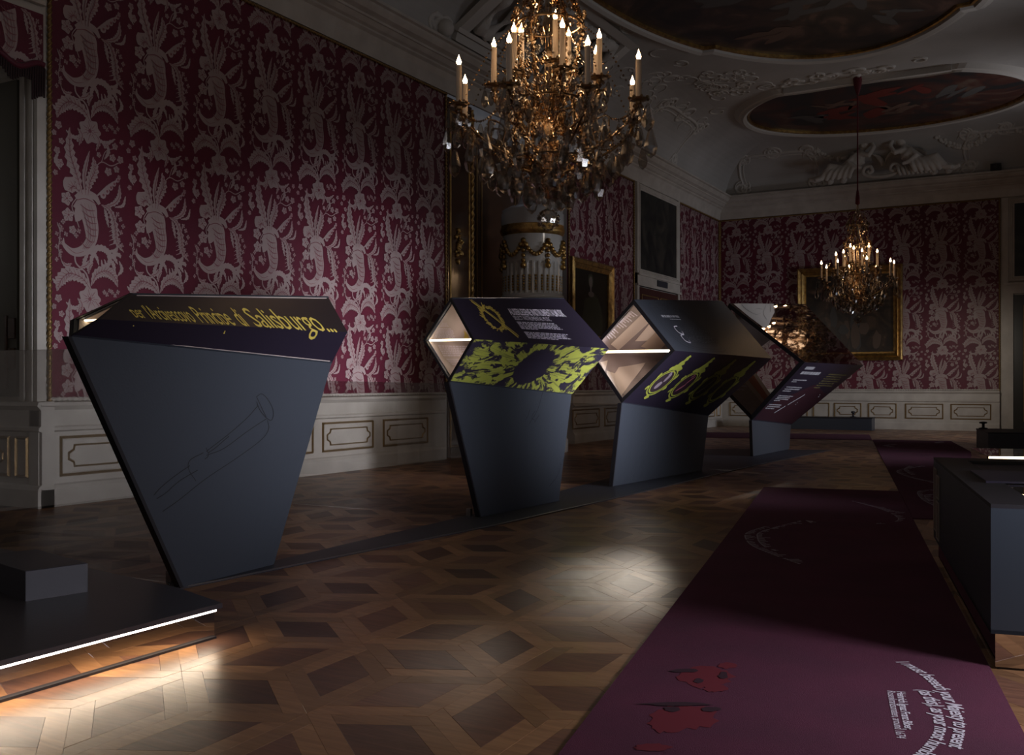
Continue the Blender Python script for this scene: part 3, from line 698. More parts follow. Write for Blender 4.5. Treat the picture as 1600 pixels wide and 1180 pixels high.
# overdoor picture above the valance (only its lower frame shows)
op = empty('overdoor_painting', (X0+.04, 6.4, 6.2), 0, 'white framed overdoor picture above the silk valance at the top left corner', 'painting')
def framed(root, mp, u0, u1, z0, z1, fw, mframe, mcanvas, depth=.07, inner=None):
    mb = MB(); prof = [(0, 0), (0, depth*.8), (.15, depth), (.45, depth*.7), (.55, depth*.85), (.8, depth*.5), (1, depth*.45), (1, .01)]
    def R(k, h): d = k*fw; return [mp(u0+d, z0+d, h), mp(u1-d, z0+d, h), mp(u1-d, z1-d, h), mp(u0+d, z1-d, h)]
    for (a, b) in zip(prof, prof[1:]):
        A_, B_ = R(*a), R(*b)
        for k in range(4): mb.face([A_[k], A_[(k+1) % 4], B_[(k+1) % 4], B_[k]])
    f = mb.build('frame', mframe, None); f.parent = root; f.matrix_parent_inverse = root.matrix_world.inverted() if False else Matrix.Translation(-root.location)
    mb = MB(); d = fw*.98; mb.hexa([mp(u0+d, z0+d, .005), mp(u1-d, z0+d, .005), mp(u1-d, z1-d, .005), mp(u0+d, z1-d, .005), mp(u0+d, z0+d, .02), mp(u1-d, z0+d, .02), mp(u1-d, z1-d, .02), mp(u0+d, z1-d, .02)])
    c = mb.build('canvas', mcanvas, None); c.parent = root; c.matrix_parent_inverse = Matrix.Translation(-root.location)
    return f, c
def kid(o, root): o.parent = root; o.matrix_parent_inverse = Matrix.Translation(-root.location); return o
M_DARKOIL = painting_mat('dark_oil_landscape', (.012, .014, .015), (.028, .03, .026), (.06, .055, .045), 1.2)
M_DARKOIL2 = painting_mat('brown_oil_scene', (.018, .013, .010), (.045, .028, .018), (.13, .075, .045), 1.6)
framed(op, mpL(0, X0+.03), 5.6, 7.44, 5.72, 6.85, .22, M_WHITE, M_DARKOIL)

# ---------------- gilded pier of polished wood beside the stove and mirrored leaf behind it
D0, D1 = pxy(699), pxy(737)
def leaf_panel(name, parent, mp, u0, u1, z0, z1, m, gold=M_GILTD, mull=()):
    mb = MB(); mb.hexa([mp(u0, z0, 0), mp(u1, z0, 0), mp(u1, z1, 0), mp(u0, z1, 0), mp(u0, z0, .05), mp(u1, z0, .05), mp(u1, z1, .05), mp(u0, z1, .05)])
    o = mb.build(name, m, parent)
    mb = MB()
    for (a, b, c, d) in mull:
        w = .022
        for (p, q) in (((a, c), (b, c)), ((b, c), (b, d)), ((b, d), (a, d)), ((a, d), (a, c))):
            mb.tube([mp(*p, .055), mp(*q, .055)], w, 6)
    mb.build('gilt_moulding', gold, o)
    return o
dr = leaf_panel('door_1', None, mpL(0, X0-.05), D0+.02, D1, 0, 6.85, M_BROWN, M_GILT, ((D0+.1, D1-.1, .2, 2.6), (D0+.1, D1-.1, 2.75, 6.6)))
dr['kind'] = 'structure'
mb = MB(); rr = random.Random(4); yc = (D0+D1)/2-.05
for k in range(46):
    a = rr.uniform(0, 2*PI); r = rr.uniform(0, .13); mb.sphere((X0+.02, yc+r*math.cos(a), 4.05+r*2.6*math.sin(a)), rr.uniform(.025, .05), 6, 4)
mb.build('gilt_ornament', M_GILT, dr)
E1 = pxy(790)
dr2 = leaf_panel('door_2', None, mpL(0, X0-.9), D1+.1, 21.0, 0, 6.85, M_BROWN, M_GILTD, ((D1+.3, D1+1.6, .3, 6.5), (D1+1.8, D1+3.3, .3, 6.5)))
dr2['kind'] = 'structure'
rope((X0+.0, D1+.02, 0.1), (X0+.0, D1+.02, 6.8), .05, 'gilt_rope_trim', M_GILT, wall_l, .3)

# ---------------- tiled stove
sc = on_x(832, 600, -9.75)
st = empty('tiled_stove', (sc.x, sc.y, 0), 0, 'tall round white faience stove with gold bead garlands between the wood pier and the portrait', 'stove')
mb = MB(); mb.lathe([(.74, 0), (.74, .25), (.70, .3), (.66, .34), (.66, 1.5), (.72, 1.56), (.74, 1.66), (.68, 1.72), (.64, 1.8)], 32); mb.build('lower_drum', M_TILE, st)
mb = MB(); n = 30                       # fluted drum: each groove is cut into the wall
prof = []
for (z, dd) in ((1.8, 0), (3.12, 0), (3.14, .0), (3.22, .0), (3.26, .03), (3.85, .03), (3.9, 0), (4.45, 0)):
    prof.append((z, dd))
pts = []; N_ = n*4
for (z, dd) in prof:
    for k in range(N_):
        a = 2*PI*k/N_; r = .62-(dd if k % 4 in (1, 2) else 0); pts.append((r*math.cos(a), r*math.sin(a), z))
fs = [(i*N_+k, i*N_+(k+1) % N_, (i+1)*N_+(k+1) % N_, (i+1)*N_+k) for i in range(len(prof)-1) for k in range(N_)]
mb.idx(pts, fs); mb.build('fluted_drum', M_TILE, st)
mb = MB(); mb.lathe([(.62, 4.45), (.66, 4.5), (.68, 4.56), (.65, 4.64), (.66, 4.66)], 40); mb.build('gold_band', M_GILT, st)
mb = MB(); mb.lathe([(.655, 4.66), (.655, 4.9), (.63, 4.93), (.64, 4.98), (.5, 5.06), (.36, 5.1), (.30, 5.16), (.26, 5.35), (.28, 5.5), (.36, 5.6), (.2, 5.68), (.16, 5.8), (.0, 5.86)], 36); mb.build('domed_cap', M_TILE, st)
mb = MB(); mb.lathe([(.63, 3.10), (.66, 3.14), (.66, 3.2), (.63, 3.24)], 40); mb.build('base_moulding', M_TILE, st)
for k in range(8):                      # bead garlands hung in swags with drops
    a0 = k*PI/4+.2; mb = MB()
    for j in range(11):
        q = j/10; a = a0+q*PI/4; z = 4.30-.28*math.sin(PI*q); mb.sphere((.66*math.cos(a), .66*math.sin(a), z), .048 if 1 < j < 9 else .055, 8, 6)
    for j in range(6): mb.sphere((.66*math.cos(a0), .66*math.sin(a0), 4.30-.1*j), .05-.001*j+(.02 if j == 5 else 0), 8, 6)
    mb.build('bead_garland', M_GILT, st)
for k in range(30):
    if math.cos(2*PI*(k+.375)/30+2.3-PI) < -2: continue
    a = 2*PI*(k*4+1.5)/N_; mb = MB()
    for j in range(6): mb.sphere((.605*math.cos(a), .605*math.sin(a), 3.32+.055*j), .026, 6, 4)
    mb.build('flute_beads', M_GILT, st)

# ---------------- portrait, overdoor picture with door below, large painting, right-hand door
def at_root(o, p): o.location = p; return o
P0, P1_ = on_x(888, 402, X0+.02), on_x(953, 413, X0+.02)
pt = empty('portrait_painting', (X0+.02, (P0.y+P1_.y)/2, 3.3), 0, 'dark portrait of a pale-faced sitter in a gold frame right of the white stove', 'painting')
framed(pt, mpL(0, X0+.02), P0.y, P1_.y, 2.35, 4.40, .24, M_GILT, mat('portrait_ground', (.012, .012, .009), .4), .14)
def flat_blob(root, mp, u, z, ru, rz, m, h=.022, name='painted_figure', n=14, wob=0.0):
    mb = MB(); r_ = random.Random(int(u*97+z*31))
    mb.face([mp(u+ru*(1+r_.uniform(-wob, wob))*math.cos(2*PI*k/n), z+rz*(1+r_.uniform(-wob, wob))*math.sin(2*PI*k/n), h) for k in range(n)])
    return kid(mb.build(name, m), root)
M_FLESH = mat('paint_skin', (.20, .16, .14), .5); M_OLIVE = mat('paint_olive', (.05, .055, .03), .5)
pc = (P0.y+P1_.y)/2
flat_blob(pt, mpL(0, X0+.02), pc+.1, 2.95, .62, .66, M_OLIVE, .021, wob=.12); flat_blob(pt, mpL(0, X0+.02), pc, 3.93, .17, .17, M_OLIVE, .0215); flat_blob(pt, mpL(0, X0+.02), pc, 3.90, .10, .14, M_FLESH, .023); flat_blob(pt, mpL(0, X0+.02), pc, 3.72, .045, .12, M_FLESH, .0235); flat_blob(pt, mpL(0, X0+.02), pc+.02, 3.60, .17, .07, M_FLESH, .024)
# door with overdoor in the left wall
G0, G1 = pxy(991)+.03, pxy(1059)-.03
dr3 = leaf_panel('door_3', None, mpL(0, X0+.01), G0+.15, G1-.15, 0, 4.05, mat('door_red_brown', (.07, .025, .022), .35), M_GILTD, ((G0+.35, (G0+G1)/2-.1, .2, 1.4), ((G0+G1)/2+.1, G1-.35, .2, 1.4), (G0+.35, (G0+G1)/2-.1, 1.6, 3.85), ((G0+G1)/2+.1, G1-.35, 1.6, 3.85)))
dr3['kind'] = 'structure'
mb = MB()
for (a, b, c, d, h) in ((G0, G0+.15, 0, 6.88, .08), (G1-.15, G1, 0, 6.88, .08), (G0, G1, 4.08, 4.40, .09), (G0, G1, 4.36, 4.42, .14), (G0-.03, G1+.03, 4.08, 4.14, .12)):
    mb.box(X0, X0+h, a, b, c, d)
mb.build('door_casing', M_WHITE, dr3)
mb = MB(); mb.box(X0+.08, X0+.12, (G0+G1)/2-.25, (G0+G1)/2+.55, 4.17, 4.34); mb.build('carved_plaque', M_DARK, dr3)
od = empty('overdoor_painting', (X0+.02, (G0+G1)/2, 5.6), 0, 'tall dark picture in white frame above the door in the left wall', 'painting')
framed(od, mpL(0, X0+.02), G0+.12, G1-.1, 4.42, 6.84, .13, M_WHITE, M_DARKOIL, .09)
# large gold framed painting on the far wall
Q0, Q1 = on_y(1247, 420, Y1-.02), on_y(1411, 563, Y1-.02)
bp_ = empty('history_painting', ((Q0.x+Q1.x)/2, Y1-.02, 3.6), 0, 'large dark painting in a broad gold frame behind the far chandelier', 'painting')
mpB = mpF(0, Y1-.02)
framed(bp_, mpB, Q0.x, Q1.x, Q1.z, 5.1, .27, M_GILT, M_DARKOIL2, .18)
rr = random.Random(9)
M_PF = [mat('paint_figure', (.10, .065, .045), .5), mat('paint_figure_dim', (.05, .032, .024), .5), mat('paint_grey', (.055, .05, .045), .5)]
for k in range(16):
    flat_blob(bp_, mpB, Q0.x+.5+rr.uniform(0, Q1.x-Q0.x-1.0), 2.7+rr.uniform(0, 1.0), rr.uniform(.08, .2), rr.uniform(.15, .4), M_PF[k % 3], .021+.0004*k, n=11, wob=.25)
# door at the right end of the far wall with its overdoor
H0 = fx(1567)
dr4 = leaf_panel('door_4', None, mpF(0), H0+.25, X1-.3, 0, 4.0, mat('door_black_green', (.025, .024, .02), .3), M_GILTD, ((H0+.55, H0+1.6, .3, 3.7), (H0+1.8, X1-.5, .3, 3.7)))
dr4['kind'] = 'structure'
mb = MB()
for (a, b, c, d, h) in ((H0-.02, H0+.14, 0, 6.88, .08), (H0+.14, H0+.27, 0, 4.05, .12), (X1-.3, X1-.1, 0, 6.88, .08), (H0, X1-.1, 4.05, 4.32, .10), (H0, X1-.1, 4.3, 4.36, .14)): mb.box(a, b, Y1-h, Y1, c, d)
mb.build('door_casing', M_WHITE, dr4)
od2 = empty('overdoor_painting', ((H0+X1)/2, Y1-.02, 5.6), 0, 'dark picture above the dark door at the right end of the far wall', 'painting')
framed(od2, mpF(0, Y1-.02), H0+.15, X1-.15, 4.40, 6.84, .15, M_WHITE, M_DARKOIL, .09)
# small camera box on the far cornice
o = MB(); p = on_y(1556, 272, Y1-.55); o.box(p.x-.14, p.x+.14, p.y-.1, p.y+.1, 7.61, 7.80); o.tube([(p.x, p.y-.1, 7.72), (p.x, p.y-.16, 7.71)], .06, 10)
tag(o.build('camera_box', M_EDGE), 'small black box standing on the far cornice at the upper right', 'camera')
# windows of the right-hand wall (out of the photograph, but they let the day in)
for i, (a, b) in enumerate(wins):
    mb = MB()
    for (c, d, e, f) in ((a, a+.08, .6, 2.6), (b-.08, b, .6, 2.6), (a, b, .6, .68), (a, b, 2.52, 2.6), ((a+b)/2-.03, (a+b)/2+.03, .6, 2.6)): mb.box(X1+.2, X1+.26, c, d, e, f)
    mb.build('window_%d' % (i+1), M_WHITE, None, 'structure')

# ================================================================== EXHIBITION FURNITURE
def text_mesh(body, size, shear=0.0, align='LEFT', space=1.0, lines=1.0, bold=0):
    cu = bpy.data.curves.new('t', 'FONT'); cu.body = body; cu.size = size; cu.shear = shear; cu.align_x = align
    cu.space_character = space; cu.space_line = lines; cu.resolution_u = 2; cu.offset = bold
    o = bpy.data.objects.new('t', cu); C.objects.link(o)
    dg = bpy.context.evaluated_depsgraph_get(); dg.update()
    me = bpy.data.meshes.new_from_object(o.evaluated_get(dg))
    V = [v.co.copy() for v in me.vertices]; Fc = [tuple(p.vertices) for p in me.polygons]
    bpy.data.objects.remove(o); bpy.data.curves.remove(cu); bpy.data.meshes.remove(me)
    return V, Fc
class Face:
    """a flat quadrilateral: A top-left, B top-right, Cc bottom-right, D bottom-left as the reader sees it"""
    def __init__(s, A, B, Cc, D):
        s.q = [Vector(p) for p in (A, B, Cc, D)]; s.n = (s.q[1]-s.q[0]).cross(s.q[3]-s.q[0]).normalized()*-1
        s.w = ((s.q[1]-s.q[0]).length+(s.q[2]-s.q[3]).length)/2; s.h = ((s.q[3]-s.q[0]).length+(s.q[2]-s.q[1]).length)/2
    def at(s, u, v, h=.003):     # u to the right, v down, 0..1
        A, B, Cc, D = s.q
        return (A*(1-u)+B*u)*(1-v)+(D*(1-u)+Cc*u)*v + s.n*h
def put_text(face, body, u, v, size, m, parent, name='lettering', shear=0, align='LEFT', space=1, lines=1, sx=1.0, sy=1.0, h=.003, bold=0, rot=0):
    V, Fc = text_mesh(body, size, shear, align, space, lines, bold); mb = MB(); c_, s_ = math.cos(rot), math.sin(rot)
    mb.idx([face.at(u+(p.x*sx*c_-p.y*sy*s_)/face.w, v-(p.x*sx*s_+p.y*sy*c_)/face.h, h) for p in V], Fc)
    return mb.build(name, m, parent)
def slab(face, th, name, m, parent, inset=0.0, h=0.0, nu=14, nv=7):
    """a board following the (slightly twisted) face, as a fine grid"""
    mb = MB(); lo, hi = inset, 1-inset; G = []
    for lay in (h, h-th):
        for j in range(nv+1):
            for i in range(nu+1): G.append(face.at(lo+(hi-lo)*i/nu, lo+(hi-lo)*j/nv, 0)+face.n*lay)
    N_ = (nu+1)*(nv+1); idx = lambda i, j, l=0: l*N_+j*(nu+1)+i; base_ = len(mb.v); mb.v += [tuple(p) for p in G]
    U = lambda i, j: (i/nu, 1-j/nv)
    for j in range(nv):
        for i in range(nu):
            mb.f.append((idx(i, j+1), idx(i+1, j+1), idx(i+1, j), idx(i, j))); mb.uv.append([U(i, j+1), U(i+1, j+1), U(i+1, j), U(i, j)]); mb.smooth.append(False)
            mb.f.append((idx(i, j, 1), idx(i+1, j, 1), idx(i+1, j+1, 1), idx(i, j+1, 1))); mb.uv.append(None); mb.smooth.append(False)
    for (a, b) in [((i, 0), (i+1, 0)) for i in range(nu)]+[((nu, j), (nu, j+1)) for j in range(nv)]+[((i+1, nv), (i, nv)) for i in range(nu)]+[((0, j+1), (0, j)) for j in range(nv)]:
        mb.f.append((idx(*a), idx(*b), idx(*b, 1), idx(*a, 1))); mb.uv.append(None); mb.smooth.append(False)
    return mb.build(name, m, parent)
def text_lines(face, parent, u0, u1, v0, v1, n, m, seed=0, name='text_block', frac=.62, h=.003, skew=0.0):
    """small print: rows of word-long dashes with ragged line ends"""
    rr = random.Random(seed); mb = MB(); dv = (v1-v0)/n
    for i in range(n):
        v = v0+i*dv; u = u0+skew*i/n; end = u0+skew*i/n+(u1-u0)*(rr.uniform(.86, 1) if i < n-1 else rr.uniform(.3, .8))
        while u < end:
            w_ = rr.uniform(.02, .07)*(u1-u0)*1.6; e = min(u+w_, end)
            mb.face([face.at(u, v+dv*frac, h), face.at(e, v+dv*frac, h), face.at(e, v+dv*.12, h), face.at(u, v+dv*.12, h)]); u = e+.012*(u1-u0)*1.6
    return mb.build(name, m, parent, 'stuff')
def strokes(face, parent, pl, wd, m, name='line_drawing', h=.003, kind=None):
    mb = MB()
    for pts in pl:
        P = catmull([Vector((a, b, 0)) for a, b in pts], 5) if len(pts) > 2 else [Vector((a, b, 0)) for a, b in pts]
        for i, (p, q) in enumerate(zip(P, P[1:])):
            t = Vector(((q.x-p.x)*face.w, (q.y-p.y)*face.h, 0))
            if t.length < 1e-6: continue
            t.normalize(); nn = Vector((-t.y/face.w, t.x/face.h, 0))*wd/2
            mb.face([face.at(*(p+nn).xy, h), face.at(*(q+nn).xy, h), face.at(*(q-nn).xy, h), face.at(*(p-nn).xy, h)])
    return mb.build(name, m, parent, kind)

def crater_mat():
    """chartreuse engraving of a crater: a dark mouth with shadowed ridges running away from it"""
    m = bpy.data.materials.new('crater_engraving'); m.use_nodes = True; nt = m.node_tree; b = nt.nodes['Principled BSDF']; N = nt.nodes.new; L = nt.links.new
    uv = N('ShaderNodeTexCoord'); sb = N('ShaderNodeVectorMath'); sb.operation = 'SUBTRACT'; sb.inputs[1].default_value = (.50, .50, 0); L(uv.outputs['UV'], sb.inputs[0])
    sc = N('ShaderNodeVectorMath'); sc.operation = 'MULTIPLY'; sc.inputs[1].default_value = (4.2, 1.0, 1); L(sb.outputs[0], sc.inputs[0])
    n0 = N('ShaderNodeTexNoise'); n0.inputs['Scale'].default_value = 3.6; n0.inputs['Detail'].default_value = 9; n0.inputs['Roughness'].default_value = .72; L(sc.outputs[0], n0.inputs['Vector'])
    ln = N('ShaderNodeVectorMath'); ln.operation = 'LENGTH'; s2 = N('ShaderNodeVectorMath'); s2.operation = 'MULTIPLY'; s2.inputs[1].default_value = (3.1, 1.0, 1); L(sb.outputs[0], s2.inputs[0]); L(s2.outputs[0], ln.inputs[0])
    ad = N('ShaderNodeMath'); ad.operation = 'MULTIPLY_ADD'; ad.inputs[1].default_value = .34; L(n0.outputs['Fac'], ad.inputs[0]); L(ln.outputs['Value'], ad.inputs[2])
    hole = N('ShaderNodeMapRange'); hole.inputs['From Min'].default_value = .555; hole.inputs['From Max'].default_value = .575; L(ad.outputs[0], hole.inputs['Value'])
    sp = N('ShaderNodeSeparateXYZ'); L(s2.outputs[0], sp.inputs[0]); at = N('ShaderNodeMath'); at.operation = 'ARCTAN2'; L(sp.outputs[1], at.inputs[0]); L(sp.outputs[0], at.inputs[1])
    cb = N('ShaderNodeCombineXYZ'); a4 = N('ShaderNodeMath'); a4.operation = 'MULTIPLY'; a4.inputs[1].default_value = 2.3; L(at.outputs[0], a4.inputs[0]); L(a4.outputs[0], cb.inputs[0])
    r4 = N('ShaderNodeMath'); r4.operation = 'MULTIPLY'; r4.inputs[1].default_value = 1.5; L(ad.outputs[0], r4.inputs[0]); L(r4.outputs[0], cb.inputs[1])
    n1 = N('ShaderNodeTexNoise'); n1.inputs['Scale'].default_value = 2.0; n1.inputs['Detail'].default_value = 5; n1.inputs['Roughness'].default_value = .6; n1.inputs['Distortion'].default_value = .7; n1.inputs['Roughness'].default_value = .68; L(cb.outputs[0], n1.inputs['Vector'])
    rd_ = N('ShaderNodeMapRange'); rd_.inputs['From Min'].default_value = .47; rd_.inputs['From Max'].default_value = .505; L(n1.outputs['Fac'], rd_.inputs['Value'])
    c2 = N('ShaderNodeCombineXYZ'); a5 = N('ShaderNodeMath'); a5.operation = 'MULTIPLY'; a5.inputs[1].default_value = 26; L(at.outputs[0], a5.inputs[0]); L(a5.outputs[0], c2.inputs[0]); L(r4.outputs[0], c2.inputs[1])
    n2 = N('ShaderNodeTexNoise'); n2.inputs['Scale'].default_value = 1.0; n2.inputs['Detail'].default_value = 2; L(c2.outputs[0], n2.inputs['Vector'])
    hr = N('ShaderNodeMapRange'); hr.inputs['From Min'].default_value = .30; hr.inputs['From Max'].default_value = .46; hr.inputs['To Min'].default_value = .45; L(n2.outputs['Fac'], hr.inputs['Value'])
    m1 = N('ShaderNodeMath'); m1.operation = 'MULTIPLY'; L(hole.outputs[0], m1.inputs[0]); L(rd_.outputs[0], m1.inputs[1])
    m2 = N('ShaderNodeMath'); m2.operation = 'MULTIPLY'; L(m1.outputs[0], m2.inputs[0]); L(hr.outputs[0], m2.inputs[1])
    mx = N('ShaderNodeMix'); mx.data_type = 'RGBA'; mx.inputs['A'].default_value = (.035, .028, .05, 1); mx.inputs['B'].default_value = (.46, .48, .085, 1); L(m2.outputs[0], mx.inputs['Factor'])
    L(mx.outputs['Result'], b.inputs['Base Color']); b.inputs['Roughness'].default_value = .45
    return m

def make_stand(nm, label, near, far, base, faces, led=True, th=.03):
    """near/far: corner points (top, right, bottom, left) of the open ends of a four-sided horn; base: foot line near, far"""
    T0, R0, B0, L0 = [Vector(p) for p in near]; T1, R1, B1_, L1_ = [Vector(p) for p in far]
    st = empty(nm, (B0.x, B0.y, 0), 0, label, 'display stand', 'horn-shaped display stands on the dark floor strip')
    inv = Matrix.Translation(-st.location)
    def fin(o):
        if o.parent == st: o.matrix_parent_inverse = inv
        return o
    fs = {'fu': Face(T0, T1, R1, R0), 'fl': Face(R0, R1, B1_, B0), 'bu': Face(T1, T0, L0, L1_), 'bl': Face(L1_, L0, B0, B1_)}
    names = {'fu': 'upper_front_panel', 'fl': 'lower_front_panel', 'bu': 'upper_back_panel', 'bl': 'lower_back_panel'}
    out = {}
    for k, f in fs.items():
        mt = faces.get(k, M_DARK)
        if mt is None: continue
        out[k] = fin(slab(f, th*.5, names[k], mt, st))
    # pale liners with print inside the horn (seen through the open end)
    ins = {}
    for k, f in (('bu', fs['bu']), ('bl', fs['bl']), ('fu', fs['fu']), ('fl', fs['fl'])):
        if faces.get('liner_'+k, M_PALE) is None or faces.get(k, M_DARK) is None: continue
        a, b, c, d = [p-f.n*(th*.55) for p in f.q]
        g = Face(b, a, d, c)      # mirrored: readable from inside
        cc = sum(g.q, Vector())/4; g.q = [q+(cc-q)*.03 for q in g.q]
        g.n = (g.q[1]-g.q[0]).cross(g.q[3]-g.q[0]).normalized()*-1
        ins[k] = g
        o = slab(g, .006, 'inner_liner', faces.get('liner_'+k, M_PALE), out[k], h=.006)
    # dark edge band around the near end
    mb = MB()
    ax = ((T1+B1_)/2-(T0+B0)/2).normalized()
    P0 = [T0, R0, B0, L0]; c0 = sum(P0, Vector())/4
    for k in range(4):
        a, b = P0[k], P0[(k+1) % 4]; ai, bi = a+(c0-a)*.10, b+(c0-b)*.10
        mb.hexa([a, b, bi, ai, a-ax*.02, b-ax*.02, bi-ax*.02, ai-ax*.02])
    fin(mb.build('rim', M_EDGE, st))
    if led:
        a, b = (L0+(c0-L0)*.10), (R0+(c0-R0)*.10); mb = MB(); r = .007*(R0-L0).length/.6+.003
        mb.tube([a+ax*.06, b+ax*.06], r, 8); fin(mb.build('led_tube', M_LED, st))
    # upright blade below
    nb, fb = Vector(base[0]), Vector(base[1]); w_ = .055
    mb = MB(); o_ = Vector((-w_, 0, 0))
    bf = Face(B0, B1_, fb, nb); bl_ = fin(slab(bf, w_, 'upright', M_DARK, st))
    mb = MB(); e = Vector((.002, -.03, 0)); mb.hexa([nb+o_+e, nb+o_, nb, nb+e, B0+o_+e, B0+o_, B0, B0+e])
    fin(mb.build('edge_strip', M_EDGE, st))
    if led:
        d = bpy.data.lights.new('led_light', 'POINT'); d.energy = 1.6*(R0-L0).length*(1.7 if (R0-L0).length > 1 else 1); d.color = (1, .86, .74); d.shadow_soft_size = .06
        o = bpy.data.objects.new('led_light', d); C.objects.link(o); o.location = (a+b)/2+ax*.5
        if (R0-L0).length > 1: o = bpy.data.objects.new('led_light', d); C.objects.link(o); o.location = (a+b)/2+ax*1.7  # second unseen point added deeper to brighten the inner prints
    return st, fs, ins, out, fin
def hit(face, px, py, h=0.0):
    """where the sight line through a photo point meets the face: (u, v), by Newton iteration"""
    O, d = Vector((0, 0, CH)), ray(px, py); u, v = .4, .5; t = (face.at(u, v, h)-O).dot(d)/d.length_squared
    for _ in range(25):
        r = face.at(u, v, h)-(O+d*t); du = (face.at(u+.01, v, h)-face.at(u-.01, v, h))/.02; dv = (face.at(u, v+.01, h)-face.at(u, v-.01, h))/.02
        M_ = Matrix((du, dv, -d)).transposed()
        if abs(M_.determinant()) < 1e-9: break
        s_ = M_.inverted() @ r; u -= s_[0]; v -= s_[1]; t -= s_[2]
    return (min(max(u, .004), .996), min(max(v, .004), .996))
def print_px(face, px, m, parent, fin, name='paper_print', h=.012, cuts=3):
    """a flat print with a given outline, following the face"""
    bm = bmesh.new(); vs = [bm.verts.new((*hit(face, *p), 0)) for p in px]; bm.faces.new(vs)
    bmesh.ops.triangulate(bm, faces=bm.faces[:])
    for _ in range(cuts): bmesh.ops.subdivide_edges(bm, edges=bm.edges[:], cuts=1, use_grid_fill=True)
    for q in bm.verts: q.co = face.at(q.co.x, q.co.y, h)
    me = bpy.data.meshes.new(name); bm.to_mesh(me); bm.free(); return fin(link(name, me, m, parent))
def rows_px(face, quad, n, m, parent, fin, seed=0, h=.016, frac=.55, fade=0.0):
    """rows of small print inside a photo quad (tl, tr, br, bl)"""
    rr = random.Random(seed); mb = MB(); A, B, Cc, D = [Vector(p) for p in quad]; P = lambda a, b: face.at(*hit(face, *((A*(1-a)+B*a)*(1-b)+(D*(1-a)+Cc*a)*b)), h)
    for i in range(n):
        a = 0; end = rr.uniform(.85, 1)-fade*i/n
        while a < end:
            e = min(end, a+rr.uniform(.04, .12)); b0_, b1_ = (i+.1)/n, (i+.1+frac)/n
            mb.face([P(a, b0_), P(e, b0_), P(e, b1_), P(a, b1_)]); a = e+.02
    return fin(mb.build('text_block', m, parent, 'stuff'))
XS = -5.4
def mir(p, xc=XS): return Vector((2*xc-p.x, p.y, p.z))
def P4(T, R, B, xr):
    T_, B_ = on_x(*T, XS), on_x(*B, XS); R_ = on_x(*R, xr); return [T_, R_, B_, mir(R_)]

M_MAUVE = mat('mauve_liner', (.34, .27, .27), .6)
# --- stand 1
n1 = P4((207, 458), (157, 499), (112, 526), -5.27); f1 = P4((512, 463), (543, 519), (518, 568), -5.22)
foot = lambda px, py: on_z(px, py, .012)
s1, F1, I1, O1, fin1 = make_stand('display_stand', 'nearest display stand, tall dark blade with ochre handwriting reading Principe di Salisburgo', n1, f1, (foot(287, 918), foot(428, 882)),
    {'fu': M_BROWNPRINT, 'fl': M_DARKPRINT})
# ochre handwriting running over the crease between the two panels
body = "per  l'Arcivescovo  Principe  di  Salisburgo..."
V, Fc = text_mesh(body, 1.0, .0, 'LEFT', .92, 1, .0); wT = max(p.x for p in V)
def script_pt(p):
    """tall narrow hand leaning back; traced along the crease, letters growing towards the right"""
    x, y = min(1, max(0, p.x/wT)), p.y
    fx_ = 212+232*x if x < .46 else 318.7+296*(x-.46) if x < .73 else 398.6+480*(x-.73)
    cr = 499+20*(fx_-157)/386; bs = cr-7*(1-x)+1; hh = 27+22*x
    if y >= 0: qx, qy = fx_-y*hh*.92, bs-y*hh
    else: qx, qy = fx_+y*22, bs-y*62
    if qy > cr: return F1['fl'].at(*hit(F1['fl'], min(qx, 539), qy, .004), .004)
    return F1['fu'].at(*hit(F1['fu'], min(qx, 541), qy, .004), .004)
mb = MB()
V2, F2 = [], []
for f in Fc:                       # split faces that cross the crease by assigning per-vertex; both panels share it
    F2.append(f)
mb.idx([script_pt(p) for p in V], F2); fin1(mb.build('handwriting', M_YELLOW, s1))
# incised trumpet on the blade
blade1 = Face(n1[2], f1[2], foot(428, 882), foot(287, 918))
M_INC = mat('incised_line', (.008, .007, .009), .6)
def uvp(face, px, py, x0=XS):
    """photo point on the blade -> (u, v)"""
    p = on_x(px, py, x0); best = None
    u, v = .5, .5
    for _ in range(30):
        e = p-face.at(u, v, 0); du = (face.at(u+.01, v, 0)-face.at(u-.01, v, 0))/.02; dv = (face.at(u, v+.01, 0)-face.at(u, v-.01, 0))/.02
        u += e.dot(du)/du.length_squared*.7; v += e.dot(dv)/dv.length_squared*.7
    return (u, v)
tr = [[(398, 620), (407, 616), (418, 628), (424, 645), (420, 657), (411, 652), (402, 640), (398, 628)], [(398, 620), (404, 634), (412, 652)], [(400, 634), (380, 655), (350, 680), (315, 706)],
      [(412, 655), (385, 672), (345, 700), (315, 712)], [(414, 657), (415, 672), (400, 690), (360, 718), (310, 750), (270, 780), (240, 800)], [(315, 700), (318, 712), (312, 718)], [(310, 708), (288, 720), (286, 735), (296, 752)],
      [(288, 728), (262, 745), (240, 762), (228, 774)], [(300, 735), (270, 752), (248, 770), (232, 780)], [(352, 682), (330, 700), (318, 708)]]
fin1(strokes(blade1, s1, [[uvp(blade1, *p) for p in l] for l in tr], .0055, M_INC, 'incised_trumpet', .003))
text_lines(I1['bu'], s1, .3, .9, .15, .85, 7, M_DARKPRINT, 3)

